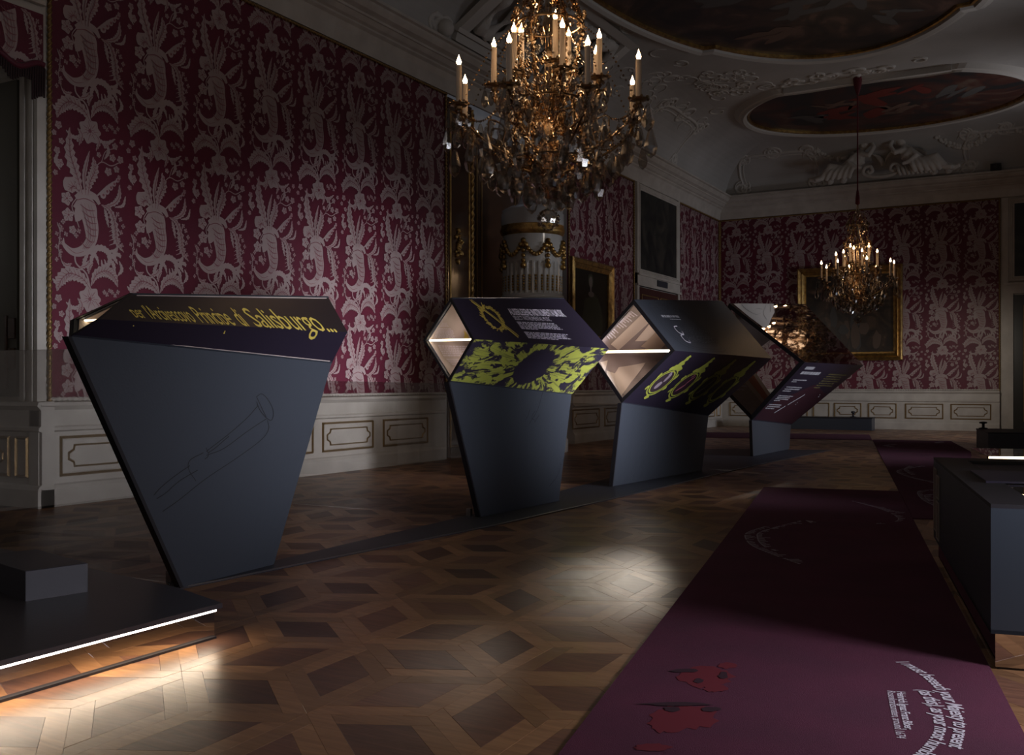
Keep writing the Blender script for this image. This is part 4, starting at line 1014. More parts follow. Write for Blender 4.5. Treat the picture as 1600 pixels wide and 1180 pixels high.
# --- stand 2
n2 = P4((706, 465), (742, 530), (703, 597), -5.10); f2 = P4((880, 465), (952, 545), (893, 617), -4.97)
s2, F2_, I2, O2, fin2 = make_stand('display_stand', 'second display stand with a chartreuse crater picture and the title AUSERLESENE INSTRUMENTALMUSIK', n2, f2, (foot(752, 808), foot(873, 783)),
    {'fu': M_DARKPRINT, 'fl': crater_mat()})
g = F2_['fu']
fin2(put_text(g, 'AUSERLESENE INSTRUMENTALMUSIK', .37, .38, .13, M_LETTER, s2, 'title', sx=.62, bold=.004))
fin2(put_text(g, 'SELECT INSTRUMENTAL MUSIC', .37, .49, .085, M_LETTER, s2, 'title', sx=.72))
fin2(text_lines(g, s2, .37, .72, .53, .70, 6, M_LETTER, 1)); fin2(text_lines(g, s2, .37, .72, .75, .90, 5, M_LETTER, 2))
rr = random.Random(8); st_ = []
cu_, cv_ = .205, .47
for k in range(150):
    a = rr.uniform(0, 2*PI); r1 = rr.uniform(.8, 1.05); a2 = a+rr.uniform(.1, .35); r2 = r1+rr.uniform(-.05, .35)
    st_.append([(cu_+.060*r1*math.cos(a), cv_+.26*r1*math.sin(a)), (cu_+.062*r1*math.cos((a+a2)/2), cv_+.27*r1*math.sin((a+a2)/2)), (cu_+.060*r2*math.cos(a2), cv_+.26*r2*math.sin(a2))])
st_ += [[(.12, .05), (.205, .40), (.30, .88)], [(.135, .05), (.22, .42), (.31, .86)], [(.125, .10), (.21, .44), (.295, .9)], [(.25, .28), (.265, .5), (.262, .62)], [(.262, .4), (.275, .48), (.27, .58)]]
fin2(strokes(g, s2, st_, .012, M_YELLOW, 'line_drawing', .004))
rows_px(I2['bu'], [(684, 511), (704, 512), (716, 530), (675, 529)], 8, M_LETTER, s2, fin2, 5); rows_px(I2['bu'], [(689, 503), (697, 503), (700, 510), (686, 510)], 4, M_LETTER, s2, fin2, 15)
rows_px(I2['bl'], [(682, 541), (731, 542), (719, 559), (692, 559)], 6, M_LETTER, s2, fin2, 6); rows_px(I2['bl'], [(695, 562), (718, 562), (710, 573), (706, 573)], 4, M_LETTER, s2, fin2, 7)
print_px(I2['bu'], [(724, 515), (730, 523), (733, 531), (723, 530), (725, 522)], M_YELLOW, s2, fin2, 'ochre_print')
blade2 = Face(n2[2], f2[2], foot(873, 783), foot(752, 808))
inc = [[(848, 612), (838, 640), (824, 662)], [(826, 640), (822, 650), (818, 656)], [(834, 642), (828, 652), (832, 657)], [(840, 648), (832, 660)], [(868, 725), (860, 745), (848, 760)], [(878, 706), (870, 722)]]
fin2(strokes(blade2, s2, [[uvp(blade2, *p) for p in l] for l in inc], .006, M_INC, 'incised_bow', .003, kind='stuff'))

# --- stand 3
n3 = P4((991, 468), (1055, 548), (972, 630), -4.74); f3 = P4((1128, 470), (1206, 560), (1107, 650), -4.50)
s3, F3, I3, O3, fin3 = make_stand('display_stand', 'third display stand with four green oval medallions and lit paper prints inside its open end', n3, f3, (foot(958, 760), foot(1097, 735)),
    {'fu': M_DARK, 'fl': M_DARKPRINT, 'liner_bu': M_MAUVE, 'liner_bl': M_MAUVE})
g = F3['fu']
M_DIM = mat('dim_print', (.42, .41, .44), .7); M_DIM2 = mat('ghost_print', (.060, .062, .072), .5)
fin3(text_lines(g, s3, .13, .46, .295, .35, 1, M_DIM, 9, 'title', frac=.9)); fin3(text_lines(g, s3, .19, .44, .365, .40, 1, M_DIM, 4))
for (v, sd) in ((.53, 1), (.69, 2)):
    fin3(text_lines(g, s3, .205, .50, v, v+.13, 5, M_DIM2, sd, frac=.9)); fin3(text_lines(g, s3, .205, .50, v, v+.13, 5, M_DIM, sd, frac=.35))
    fin3(strokes(g, s3, [[(.20, v-.02), (.165, v+.0), (.165, v+.10), (.20, v+.13), (.205, v+.08)]], .022, M_LETTER, 'initial'))
fin3(strokes(g, s3, [[(.07, .16), (.06, .4), (.07, .7), (.13, .9), (.26, .95), (.44, .95), (.51, .88), (.47, .6), (.40, .25), (.36, .16)], [(.09, .16), (.08, .5), (.10, .75), (.2, .90), (.42, .91), (.48, .85), (.44, .55), (.37, .2)]], .02, M_DIM2, 'oval_outline'))
rr = random.Random(4); st_ = []
for k in range(60): a = rr.uniform(.12, .34); b = rr.uniform(.05, .22); st_.append([(a, b), (a+rr.uniform(-.03, .03), b+rr.uniform(-.05, .05))])
fin3(strokes(g, s3, st_, .02, M_DIM2, 'oval_outline'))
g = F3['fl']
for k in range(4):
    c = .15+.225*k; med = []
    ring_ = [(c+.075*math.cos(2*PI*i/16), .56+.24*math.sin(2*PI*i/16)) for i in range(17)]; med.append(ring_)
    med.append([(c+.062*math.cos(2*PI*i/16), .56+.20*math.sin(2*PI*i/16)) for i in range(17)])
    fin3(strokes(g, s3, med, .030, M_GREEN, 'medallion_frame', .004))
    mb = MB(); rr = random.Random(k)
    for (du, v, r_u, r_v) in ((0, .29, .045, .05), (.005, .22, .028, .055), (.01, .14, .018, .05), (.012, .09, .014, .03), (-.035, .31, .018, .035), (.04, .31, .018, .035), (0, .84, .022, .035), (-.075, .45, .010, .05), (.078, .45, .010, .05), (.08, .66, .010, .04), (-.078, .68, .010, .04)):
        mb.face([g.at(c+du+r_u*(1+.25*math.sin(j*5+k))*math.cos(2*PI*j/12), v+r_v*(1+.2*math.cos(j*4))*math.sin(2*PI*j/12), .0035+.0002*abs(du)) for j in range(12)][::-1])
    fin3(mb.build('medallion_crown', M_GREEN, s3))
    mb = MB(); mb.face([g.at(c+.058*math.cos(2*PI*i/18), .56+.19*math.sin(2*PI*i/18), .0025) for i in range(18)][::-1]); fin3(mb.build('medallion_ground', mat('medallion_ground', [(.05, .03, .04), (.045, .018, .03), (.04, .034, .02), (.022, .018, .012)][k], .5), s3))
    if k < 3:
        mb = MB(); cc_ = [(.35, .27, .30), (.40, .12, .17), (.28, .24, .20)][k]
        for (du, v, r_u, r_v) in ((.012, .48, .012, .08), (-.005, .62, .018, .07), (.0, .40, .008, .04)): mb.face([g.at(c+du+r_u*math.cos(2*PI*j/9+k), v+r_v*math.sin(2*PI*j/9), .0032) for j in range(9)][::-1])
        fin3(mb.build('medallion_figure', mat('medallion_figure', cc_, .6), s3))
# paper prints inside the open end
def sheet(ins, pts, m, parent, fin, name='paper_print', h=.008):
    mb = MB(); P = [ins.at(a, b, h) for a, b in pts]
    mb.face(P); mb.face([p-ins.n*.002 for p in P][::-1]); return fin(mb.build(name, m, parent))
M_PAPER2 = mat('paper_print_tan', (.60, .46, .37), .6); M_GREYP = mat('grey_print_band', (.33, .27, .25), .6)
M_MAUVE = mat('mauve_liner', (.34, .27, .27), .6)
b = I3['bu']
print_px(b, [(990, 476), (1002, 489.5), (953, 537), (938, 523)], M_GREYP, s3, fin3, 'text_panel')
print_px(b, [(1001.5, 490), (1013, 503), (965, 546.6), (953, 537)], M_PAPER, s3, fin3, 'paper_strip', .016)
rows_px(b, [(984, 482), (990, 486), (960, 515), (953, 511)][::1], 1, M_LETTER, s3, fin3, 1, .02)
mb = MB()
for k in range(15):          # columns of text run across the panel
    q = k/15; c0_, c1_ = Vector((984, 484))+Vector((-42, 42))*q, Vector((995, 492))+Vector((-42, 42))*q
    if 8 < k < 10: continue
    e = Vector((-1.2, 1.2)); mb.face([b.at(*hit(b, *p), .02) for p in (c0_, c1_-Vector((2, 1.6))*(k % 3), c1_-Vector((2, 1.6))*(k % 3)+e, c0_+e)])
fin3(mb.build('text_block', M_LETTER, s3, 'stuff'))
print_px(b, [(1014, 505), (1026, 515.4), (1010.3, 531.7), (991, 532.5)], M_PAPER, s3, fin3)
print_px(b, [(1026, 515.4), (1041.4, 534.7), (1024.4, 551.8), (1000.6, 540.6), (1010.3, 531.7)], M_PAPER2, s3, fin3)
print_px(b, [(1041.5, 536), (1048, 545), (1035, 554), (1027, 551)], M_GREYP, s3, fin3, 'text_panel')
b = I3['bl']
print_px(b, [(948.7, 564), (937.6, 580.7), (932.4, 575), (937, 567)], M_PAPER, s3, fin3)
print_px(b, [(1008, 567.3), (985, 598), (969.5, 619), (955, 602), (941.3, 585), (946.5, 580), (959.8, 584.4), (965.8, 574.7)], M_PAPER, s3, fin3)
print_px(b, [(1008, 568), (1040, 568), (1010, 594), (976, 618), (971, 617)], M_GREYP, s3, fin3, 'drawn_ground', .013)
mb = MB()
for k in range(12):
    p0 = Vector((1006-2.6*k, 571+4.0*k)); p1 = p0+Vector((24-1.2*k, -1.0-k*.3)); e = Vector((0, 1.2)); mb.face([b.at(*hit(b, *p), .018) for p in (p0, p1, p1+e, p0+e)])
fin3(mb.build('drawn_folds', M_MAUVE, s3, 'stuff'))

# --- stand 4
n4 = P4((1140, 474), (1258, 566), (1175, 657), -4.35); f4 = P4((1258, 475), (1349, 571), (1236, 664), -4.10)
M_MIRG = glassy('mirrored_glass', (.72, .66, .66), (.72, .66, .66), .42, .75, .02, .4)
M_RED = mat('wine_print', (.045, .014, .022), .45)
s4, F4, I4, O4, fin4 = make_stand('display_stand', 'farthest display stand, mirrored upper face and wine-dark text panel, on a short narrow foot', n4, f4, (foot(1177, 713), foot(1233, 702)),
    {'fu': M_MIRG, 'fl': M_DARKPRINT, 'bu': M_GLASS2, 'liner_fu': None, 'liner_bu': None, 'liner_fl': M_DARK}, led=False)
g = F4['fl']
fin4(text_lines(g, s4, .08, .30, .06, .12, 1, M_DIM, 5, 'title', frac=.9)); fin4(text_lines(g, s4, .08, .52, .14, .20, 1, M_DIM, 6, 'title', frac=.9))
for (u0, u1, v0, v1, n_) in ((.06, .30, .28, .34, 2), (.06, .36, .40, .50, 3), (.06, .34, .55, .66, 4), (.04, .30, .70, .80, 3), (.55, .88, .50, .70, 7)): fin4(text_lines(g, s4, u0, u1, v0, v1, n_, M_DIM, int(v0*99)))
fin4(text_lines(g, s4, .55, .90, .16, .42, 7, mat('ochre_dim', (.16, .13, .05), .6), 77))
sheet(g, [(.0, .75), (.5, .35), (.98, .5), (.98, .98), (.02, .98)], M_RED, s4, fin4, 'wine_field', .0025)
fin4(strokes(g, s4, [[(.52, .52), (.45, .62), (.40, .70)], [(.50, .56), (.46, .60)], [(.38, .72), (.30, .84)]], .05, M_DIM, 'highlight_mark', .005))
# pale marble figure printed inside; its image in the front glass is painted on
b = Face(n4[0], f4[0], f4[3], n4[3]); b.n = -b.n
M_MARB = mat('marble_print', (.46, .43, .40), .6); M_MARB3 = mat('marble_print_inner', (.34, .31, .28), .6); M_MARB2 = mat('marble_print_shade', (.27, .25, .235), .6)
fe = F4['fu']; bi = Face(n4[0], f4[0], f4[3], n4[3]); bi.n = Vector((.7, 0, -.7))
m_up = print_px(fe, [(1146, 475), (1158, 474.5), (1208, 474.5), (1210, 488), (1204, 500), (1201, 509), (1194, 513), (1170, 495)], M_MARB, s4, fin4, 'marble_print', .004)
m_in = print_px(bi, [(1144, 482), (1162, 492), (1206, 528), (1198, 534), (1188, 541), (1165, 515), (1150, 497)], M_MARB3, s4, fin4, 'marble_print', .02)
mb = MB()
for (f_, h_, L_) in ((fe, .007, [[(1158, 476), (1165, 484), (1180, 492), (1188, 490)], [(1176, 487), (1182, 483), (1190, 484)], [(1196, 478), (1192, 490), (1197, 500)], [(1204, 476), (1203, 488)]]),
                     (bi, .025, [[(1152, 486), (1156, 498), (1168, 506), (1178, 508)], [(1162, 496), (1176, 503), (1190, 517)], [(1172, 512), (1184, 520), (1190, 534)], [(1196, 522), (1194, 530)]])):
    for l in L_:
        P_ = catmull([Vector((*p, 0)) for p in l], 4)
        for a, c in zip(P_, P_[1:]):
            e = Vector((.7, -.7)); mb.face([f_.at(*hit(f_, *q), h_) for q in (a.xy, c.xy, c.xy+e, a.xy+e)])
fin4(mb.build('drapery_line', M_MARB2, s4, 'stuff'))
b = I4['bl']; sheet(b, [(.55, .1), (1, .1), (1, .9), (.6, .9)], M_PAPER, s4, fin4); sheet(b, [(.68, .15), (.9, .15), (.88, .6), (.72, .75)], mat('salmon_print', (.5, .16, .11), .6), s4, fin4, 'salmon_print', .010)
fin4(text_lines(b, s4, .25, .55, .1, .5, 6, M_LETTER, 21, h=.010))

# --- dark floor strip that carries them all, widening away from the viewer
pf = [on_z(270, 923.5), on_z(779, 821), on_z(960, 780), on_z(1180, 728), on_z(1299, 704)]
pb_ = [on_z(1100, 702), on_z(1060, 719), on_z(743, 804), on_z(426, 879), on_z(262, 912)]
pol = [(p.x, p.y) for p in pf]+[(p.x, p.y) for p in pb_]
A_ = sum(pol[i][0]*pol[(i+1) % len(pol)][1]-pol[(i+1) % len(pol)][0]*pol[i][1] for i in range(len(pol)))
if A_ < 0: pol = pol[::-1]
mb = MB(); mb.prism(pol, 0, .010)
fs_ = mb.build('floor_strip', mat('dark_steel_strip', (.045, .045, .058), .45, bump=(120, .15)))
tag(fs_, 'long dark strip on the parquet that widens beneath the row of display stands', 'floor strip')
mb = MB(); mb.tube([p+Vector((0, 0, .011)) for p in pf], .006, 6); mb.build('metal_edge', M_METAL, fs_)
# --- clear glass wings standing beside the open ends
for (i, yy, pxl, nb, B0, r0, L_) in ((0, 4.99, 0, n1, n1[2], None, 3.4), (1, 9.0, 0, n2, n2[2], None, 2.8), (2, 12.98, 0, n3, n3[2], None, 2.8)):
    foots = [foot(285, 918), foot(752, 808), foot(958, 760)][i]; zt = 1.67
    lab = ['clear glass panel beside the nearest display stand, reaching past the left edge', 'clear glass panel beside the second display stand, in front of the wainscot', 'clear glass panel beside the third display stand, seen behind the second'][i]
    gp = empty('glass_panel', (foots.x-.1, yy, 0), 0, lab, 'glass panel', 'glass wings of the display stands'); ofs = Matrix.Translation(-gp.location)
    kx = (B0.x-.08); top = min(zt, B0.z-.02) if i else 1.66
    P = [Vector((kx-.0, yy, .002)), Vector((kx, yy, top)), Vector((kx-L_, yy+.0, zt if i == 0 else top+.05)), Vector((kx-L_, yy, .002))]
    if i == 0: P[1] = Vector((kx, yy, top))
    mb = MB(); mb.face(P); mb.face([p+Vector((0, .012, 0)) for p in P][::-1])
    for k in range(4): mb.face([P[k], P[(k+1) % 4], P[(k+1) % 4]+Vector((0, .012, 0)), P[k]+Vector((0, .012, 0))][::-1])
    o = mb.build('pane', M_GLASS, gp); o.matrix_parent_inverse = ofs
    mb = MB(); mb.box(kx-.06, kx-.01, yy-.016, yy+.03, .0, .09); mb.tube([(kx-.035, yy-.03, .07), (kx-.035, yy+.04, .07)], .012, 8); o = mb.build('clamp', M_METAL, gp); o.matrix_parent_inverse = ofs

# --- low platform with lit edge at the left, and the block on it
pt_ = [(-4.08, 2.0), (-4.08, 4.06), (-4.62, 4.24), (-5.58, 4.40), (-7.6, 4.75), (-7.6, 2.0)]
plf = empty('platform', (-5.2, 3.2, 0), 0, 'low dark platform with a glowing front edge in the lower left corner', 'platform')
mb = MB(); mb.prism(pt_, .165, .192, bev=.002); kid(mb.build('top_slab', mat('platform_top', (.052, .045, .052), .35, bump=(80, .06)), plf), plf)
mb = MB(); mb.prism([(-4.12, 2.0), (-4.12, 4.04), (-4.62, 4.20), (-5.58, 4.36), (-7.6, 4.7), (-7.6, 2.0)], .012, .165); kid(mb.build('mirror_skirt', M_MIRROR, plf), plf)
mb = MB(); mb.prism([(-4.10, 2.0), (-4.10, 4.035), (-4.62, 4.20), (-7.6, 4.7), (-7.6, 2.0)], .0, .012); kid(mb.build('black_foot', M_EDGE, plf), plf)
mb = MB(); mb.box(-4.118, -4.095, 2.0, 4.03, .150, .166); kid(mb.build('led_strip', M_LEDW, plf), plf)
d_ = bpy.data.lights.new('strip_light', 'AREA'); d_.shape = 'RECTANGLE'; d_.size = 2.0; d_.size_y = .02; d_.energy = 5.5; d_.color = (1, .80, .55)
o = bpy.data.objects.new('strip_light', d_); C.objects.link(o); o.location = (-4.085, 3.02, .150); o.rotation_euler = (0, math.radians(-25), PI/2)
o.rotation_euler = Vector((.35, 0, -1)).to_track_quat('-Z', 'X').to_euler(); d_.size, d_.size_y = .02, 2.0
c_, t_ = Vector((-5.06, 3.56)), None
q = [on_z(40, 940, .192), on_z(137, 925, .192)]; u_ = (q[1]-q[0]).xy; v_ = Vector((-u_.y, u_.x)).normalized()*.72
bq = [q[0].xy, q[1].xy, q[1].xy+v_, q[0].xy+v_]
bx = MB(); bx.prism([(p.x, p.y) for p in bq], .192, .36, bev=.003)
bo = bx.build('plinth_block', mat('block_lacquer', (.040, .038, .052), .4)); tag(bo, 'small dark rectangular block standing on the low lit platform', 'block')

# --- carpets
def carpet(name, label, corners, th=.010):
    mb = MB(); P = [(c[0], c[1]) for c in corners]
    A = sum(P[i][0]*P[(i+1) % 4][1]-P[(i+1) % 4][0]*P[i][1] for i in range(4))
    if A < 0: P = P[::-1]
    mb.prism(P, 0, th); o = mb.build(name, M_CARPET); tag(o, label, 'carpet', 'plum carpet runners'); return o
D_ = Vector((-.19, 1)).normalized(); E_ = Vector((D_.y, -D_.x))
a0 = Vector((-3.60, 13.5)); wA = 1.70
ca = carpet('carpet_runner', 'plum carpet runner nearest the camera with large white handwriting at lower right', [a0, a0+E_*wA, a0+E_*wA-D_*13.0, a0-D_*13.0])
b0 = a0+E_*(wA+.004)-D_*2.75
cb = carpet('carpet_runner', 'plum carpet runner in the middle distance, just beyond the near end of cabinet', [b0, b0+E_*1.8, b0+E_*1.8+D_*15.4, b0+D_*15.4])
c0 = b0+D_*15.41-E_*4.4
cc_ = carpet('carpet_runner', 'farthest plum carpet runner lying crosswise before the low dark bench', [c0-D_*.2, c0+E_*4.39-D_*.2, c0+E_*4.39+D_*2.6, c0+D_*2.6])
UP = .0125
def path_pts(px): return catmull([on_z(x, y, UP) for x, y in px], 8)
def text_on_path(body, px, size, m, parent, name='handwriting', up_sign=1, sx=1.0, bold=0, shear=.3):
    P = path_pts(px); L = [0]
    for a, b in zip(P, P[1:]): L.append(L[-1]+(b-a).length)
    V, Fc = text_mesh(body, size, shear, 'LEFT', .9, 1, bold); wT = max(p.x for p in V); mb = MB(); out = []
    for p in V:
        s = max(0, min(L[-1]-1e-4, p.x/wT*L[-1])); i = max(k for k in range(len(L)) if L[k] <= s); i = min(i, len(P)-2)
        t = (P[i+1]-P[i]); tl = t.length; t = t/tl; q = P[i]+t*(s-L[i]); up = Vector((-t.y, t.x, 0))
        out.append(q+up*p.y)
    mb.idx(out, Fc); return mb.build(name, m, parent)
text_on_path('I must beseech your Majesty to present', [(1398, 1034), (1415, 1041), (1440, 1056), (1462, 1076), (1476, 1096), (1486, 1118), (1490, 1140), (1482, 1168)], .092, M_LETTER, ca, bold=.001)
text_on_path('(as this), as your most humble servant', [(1433, 1077), (1444, 1092), (1453, 1106), (1458, 1122), (1460, 1140), (1450, 1158), (1432, 1176), (1405, 1192), (1365, 1206)], .092, M_LETTER, ca, bold=.001)
text_on_path('Heinrich Ignaz Franz Biber,', [(1401, 1080), (1407, 1110), (1414, 1140)], .052, M_LETTER, ca, 'lettering', shear=0, bold=.0008)
text_on_path('Rosenkranzsonaten, around 1674', [(1386, 1079), (1393, 1115), (1401, 1153)], .052, M_LETTER, ca, 'lettering', shear=0)
M_LET2 = mat('faded_print', (.46, .38, .46), .8)
def scrib(px, parent, r=.06, seed=0):
    """handwritten line too far away to read"""
    rr = random.Random(seed); P = path_pts(px); mb = MB(); ph = 0
    for a, b in zip(P, P[1:]):
        L = (b-a).length; t = (b-a)/L; up = Vector((-t.y, t.x, 0)); n_ = max(1, int(L/.035))
        for k in range(n_):
            q = a+t*L*k/n_; h1 = rr.uniform(.3, 1)*r*(1.6 if rr.random() < .2 else 1)
            if rr.random() < .12: continue
            e = t*.010; s_ = t*.02
            mb.face([q-e, q+e, q+e+up*h1+s_, q-e+up*h1+s_]); mb.face([q-e, q-e+up*.012, q+t*.035+up*.012, q+t*.035])
    return mb.build('handwriting', M_LET2, parent, 'stuff')
for k, px in enumerate([[(1193, 823), (1167, 832), (1164, 841), (1175, 853), (1208, 867), (1250, 882)], [(1249, 814), (1190, 830), (1183, 841), (1192, 853), (1214, 862)], [(1258, 813), (1266, 817)], [(1331, 783), (1377, 796), (1403, 810), (1390, 818)], [(1373, 793), (1407, 803)], [(1371, 819), (1380, 819)]]): scrib(px, ca, .075, k)
for k, px in enumerate([[(1440, 728), (1402, 735), (1415, 744), (1464, 756)], [(1420, 728), (1412, 734), (1424, 742)], [(1460, 765), (1434, 768), (1440, 780), (1462, 792)], [(1462, 772), (1444, 774), (1452, 784)]]): scrib(px, cb, .09, k+20)
for k, px in enumerate([[(1400, 694), (1380, 696), (1395, 699)], [(1470, 690), (1460, 692), (1472, 693)]]): scrib(px, cb, .12, k+40)
# red engraved heads printed on the near runner
M_REDP = mat('red_print', (.15, .006, .018), .9)
for (x, y, rx, ry, sd) in ((1066, 1122, 58, 22, 1), (1100, 1058, 46, 16, 2), (1040, 1132, 24, 14, 3), (1138, 1040, 16, 5, 4), (1118, 1075, 20, 7, 5), (1020, 1168, 30, 6, 6)):
    rr = random.Random(sd); mb = MB(); n_ = 26
    mb.face([on_z(x+rx*(1+rr.uniform(-.22, .12))*math.cos(2*PI*k/n_), y+ry*(1+rr.uniform(-.3, .15))*math.sin(2*PI*k/n_), .0112+sd*.0002) for k in range(n_)][::-1])
    mb.build('red_head_print', M_REDP, ca)
M_BLK = mat('dark_print', (.03, .004, .014), .9)
for (x, y, rx, ry, sd) in ((1050, 1108, 14, 5, 7), (1092, 1064, 8, 4, 9), (1070, 1048, 22, 3, 10), (1110, 1108, 18, 4, 12), (1130, 1056, 8, 6, 13), (1060, 1100, 60, 3, 14)):
    rr = random.Random(sd); mb = MB(); n_ = 14
    mb.face([on_z(x+rx*(1+rr.uniform(-.3, .2))*math.cos(2*PI*k/n_), y+ry*(1+rr.uniform(-.3, .2))*math.sin(2*PI*k/n_), .0125+sd*.0001) for k in range(n_)][::-1])
    mb.build('dark_print', M_BLK, ca)

# --- dark display cabinet on the right
K0 = Vector((-.335, 5.45)); Wd, Ln = 1.75, 3.29
def cab(u, v): p = K0+E_*u+D_*v; return (p.x, p.y)
cab_ = empty('display_cabinet', (K0.x+.6, K0.y+1.7, 0), 0, 'dark blue-black display cabinet on a mirrored plinth at the right edge', 'cabinet')
z0, z1 = .173, .81
M_CAB = mat('blue_black_lacquer', (.030, .038, .050), .40)
rim_ = .16
mb = MB()
for (a, b, c, d) in ((0, Wd, 0, .03), (0, Wd, Ln-.03, Ln), (0, .03, .03, Ln-.03), (Wd-.03, Wd, .03, Ln-.03)):
    mb.prism([cab(a, c), cab(b, c), cab(b, d), cab(a, d)], z0, z1-.02)
mb.prism([cab(0, 0), cab(Wd, 0), cab(Wd, Ln), cab(0, Ln)], z0, z0+.02)
kid(mb.build('carcass', M_CAB, cab_), cab_)
mb = MB()
for (a, b, c, d) in ((0, Wd, 0, .22), (0, Wd, Ln-.3, Ln), (0, .22, .22, Ln-.3), (Wd-.2, Wd, .22, Ln-.3)): mb.prism([cab(a, c), cab(b, c), cab(b, d), cab(a, d)], z1-.02, z1, bev=.0)
kid(mb.build('top_rim', M_EDGE, cab_), cab_)
mb = MB(); mb.prism([cab(.22, .22), cab(Wd-.2, .22), cab(Wd-.2, 1.15), cab(.22, 1.15)], z1-.012, z1-.004); kid(mb.build('cover_glass', M_GLASS, cab_), cab_)
mb = MB(); mb.prism([cab(.12, 1.15), cab(Wd-.1, 1.15), cab(Wd-.1, 1.95), cab(.12, 1.95)], z1, z1+.012); kid(mb.build('text_plate', M_DARKPRINT, cab_), cab_)
mb = MB(); mb.prism([cab(.16, 1.95), cab(Wd-.1, 1.95), cab(Wd-.1, Ln-.3), cab(.16, Ln-.3)], z1-.03, z1-.022); kid(mb.build('top_panel', M_DARKPRINT, cab_), cab_)
mb = MB(); a, b = cab(.22, .62), cab(Wd-.2, .62); mb.tube([(a[0], a[1], z1-.02), (b[0], b[1], z1-.02)], .011, 8); kid(mb.build('led_tube', M_LED, cab_), cab_)
mb = MB(); mb.prism([cab(.2, .24), cab(Wd-.2, .24), cab(Wd-.2, 1.1), cab(.2, 1.1)], z1-.22, z1-.2); kid(mb.build('display_bed', M_DARK, cab_), cab_)
mb = MB(); mb.prism([cab(.02, .0), cab(Wd-.02, .0), cab(Wd-.02, Ln-.2), cab(.02, Ln-.2)], .012, z0); kid(mb.build('mirrored_plinth', M_MIRROR, cab_), cab_)
mb = MB(); mb.prism([cab(.03, .01), cab(Wd-.03, .01), cab(Wd-.03, Ln-.21), cab(.03, Ln-.21)], 0, .012); kid(mb.build('black_foot', M_EDGE, cab_), cab_)
# framed label panels on its long side
M_LAB = mat('label_brown', (.16, .11, .09), .6)
def side(v, z, h=.0): p = K0+D_*v-E_*h; return Vector((p.x, p.y, z))
for (va_, vb_, za, zb) in ((2.95, 3.15, .26, .74), (2.72, 2.92, .22, .50), (2.72, 2.92, .53, .70)):
    mb = MB(); mb.hexa([side(va_, za), side(vb_, za), side(vb_, zb), side(va_, zb), side(va_, za, .006), side(vb_, za, .006), side(vb_, zb, .006), side(va_, zb, .006)])
    kid(mb.build('label_panel', M_LAB, cab_), cab_)
    mb = MB(); c = [side(va_, za, .008), side(vb_, za, .008), side(vb_, zb, .008), side(va_, zb, .008)]
    for k in range(4): mb.tube([c[k], c[(k+1) % 4]], .005, 5)
    kid(mb.build('label_border', mat('label_edge', (.30, .25, .22), .5), cab_), cab_)
# second cabinet further back with a glass hood and lit edge
k2 = Vector((-.62, 9.55))
def cb2(u, v): p = k2+E_*u+D_*v; return (p.x, p.y)
c2 = empty('display_case', (k2.x+.8, k2.y+.5, 0), 0, 'dark glass-topped case with a lit edge just behind the right-hand cabinet', 'display case')
mb = MB(); mb.prism([cb2(0, 0), cb2(2, 0), cb2(2, 1.1), cb2(0, 1.1)], .0, .60); kid(mb.build('carcass', M_CAB, c2), c2)
mb = MB(); mb.prism([cb2(0, 0), cb2(2, 0), cb2(2, 1.1), cb2(0, 1.1)], .60, .78); kid(mb.build('glass_hood', M_GLASS, c2), c2)
mb = MB(); a, b = cb2(.02, .02), cb2(1.98, .02); mb.tube([(a[0], a[1], .76), (b[0], b[1], .79)], .014, 8); kid(mb.build('led_tube', M_LED, c2), c2)
# low dark plinth far right with small black stand on it, black upholstered chair, far bench
k3 = on_z(1544, 707).xy
def cb3(u, v): p = k3+E_*u+D_*v; return (p.x, p.y)
c3 = empty('low_plinth', (k3.x+1, k3.y+1, 0), 0, 'low dark display plinth in the distance at the right end of the carpet', 'plinth')
mb = MB(); mb.prism([cb3(0, 0), cb3(2.4, 0), cb3(2.4, 1.9), cb3(0, 1.9)], .0, .385); kid(mb.build('body', mat('grey_plinth', (.055, .052, .055), .5), c3), c3)
mb = MB(); mb.prism([cb3(-.01, -.01), cb3(2.41, -.01), cb3(2.41, 1.91), cb3(-.01, 1.91)], .385, .41); kid(mb.build('top_board', M_EDGE, c3), c3)
mb = MB(); a, b = cb3(.0, -.015), cb3(2.4, -.015); mb.tube([(a[0], a[1], .012), (b[0], b[1], .012)], .012, 6); kid(mb.build('metal_edge', M_METAL, c3), c3)
p = cb3(.12, 1.75); mb = MB(); mb.lathe([(.02, .41), (.09, .41), (.09, .43), (.03, .44), (.03, .52), (.08, .53), (.08, .56), (.0, .57)], 10, (p[0], p[1], 0)); o = mb.build('desk_lamp_stub', M_EDGE); o.name = 'spotlight_stub'
tag(o, 'tiny black spotlight on the left corner of the far low plinth', 'spotlight')
ch = empty('upholstered_chair', (.95, 11.9, 0), math.radians(25), 'black upholstered chair with a rounded back at the right edge behind the cabinet', 'chair')
mb = MB(); mb.tube(catmull([(-.28, .22, .42), (-.31, .26, .7), (-.2, .3, .90), (0, .32, .94), (.2, .3, .90), (.31, .26, .7), (.28, .22, .42)], 6), .045, 10); P_ = catmull([(-.28, .22, .42), (-.31, .26, .7), (-.2, .3, .90), (0, .32, .94), (.2, .3, .90), (.31, .26, .7), (.28, .22, .42)], 6); mb.face([(p.x, p.y-.03, p.z) for p in P_]); mb.face([(p.x, p.y+.03, p.z) for p in P_][::-1]); mb.build('backrest', M_EDGE, ch)
mb = MB(); mb.box(-.29, .29, -.28, .26, .36, .47); mb.build('seat', M_EDGE, ch)
for (x, y) in ((-.25, -.24), (.25, -.24), (-.25, .22), (.25, .22)):
    mb = MB(); mb.tube([(x, y, 0), (x, y, .36)], [.016, .024], 8); mb.build('leg', M_EDGE, ch)
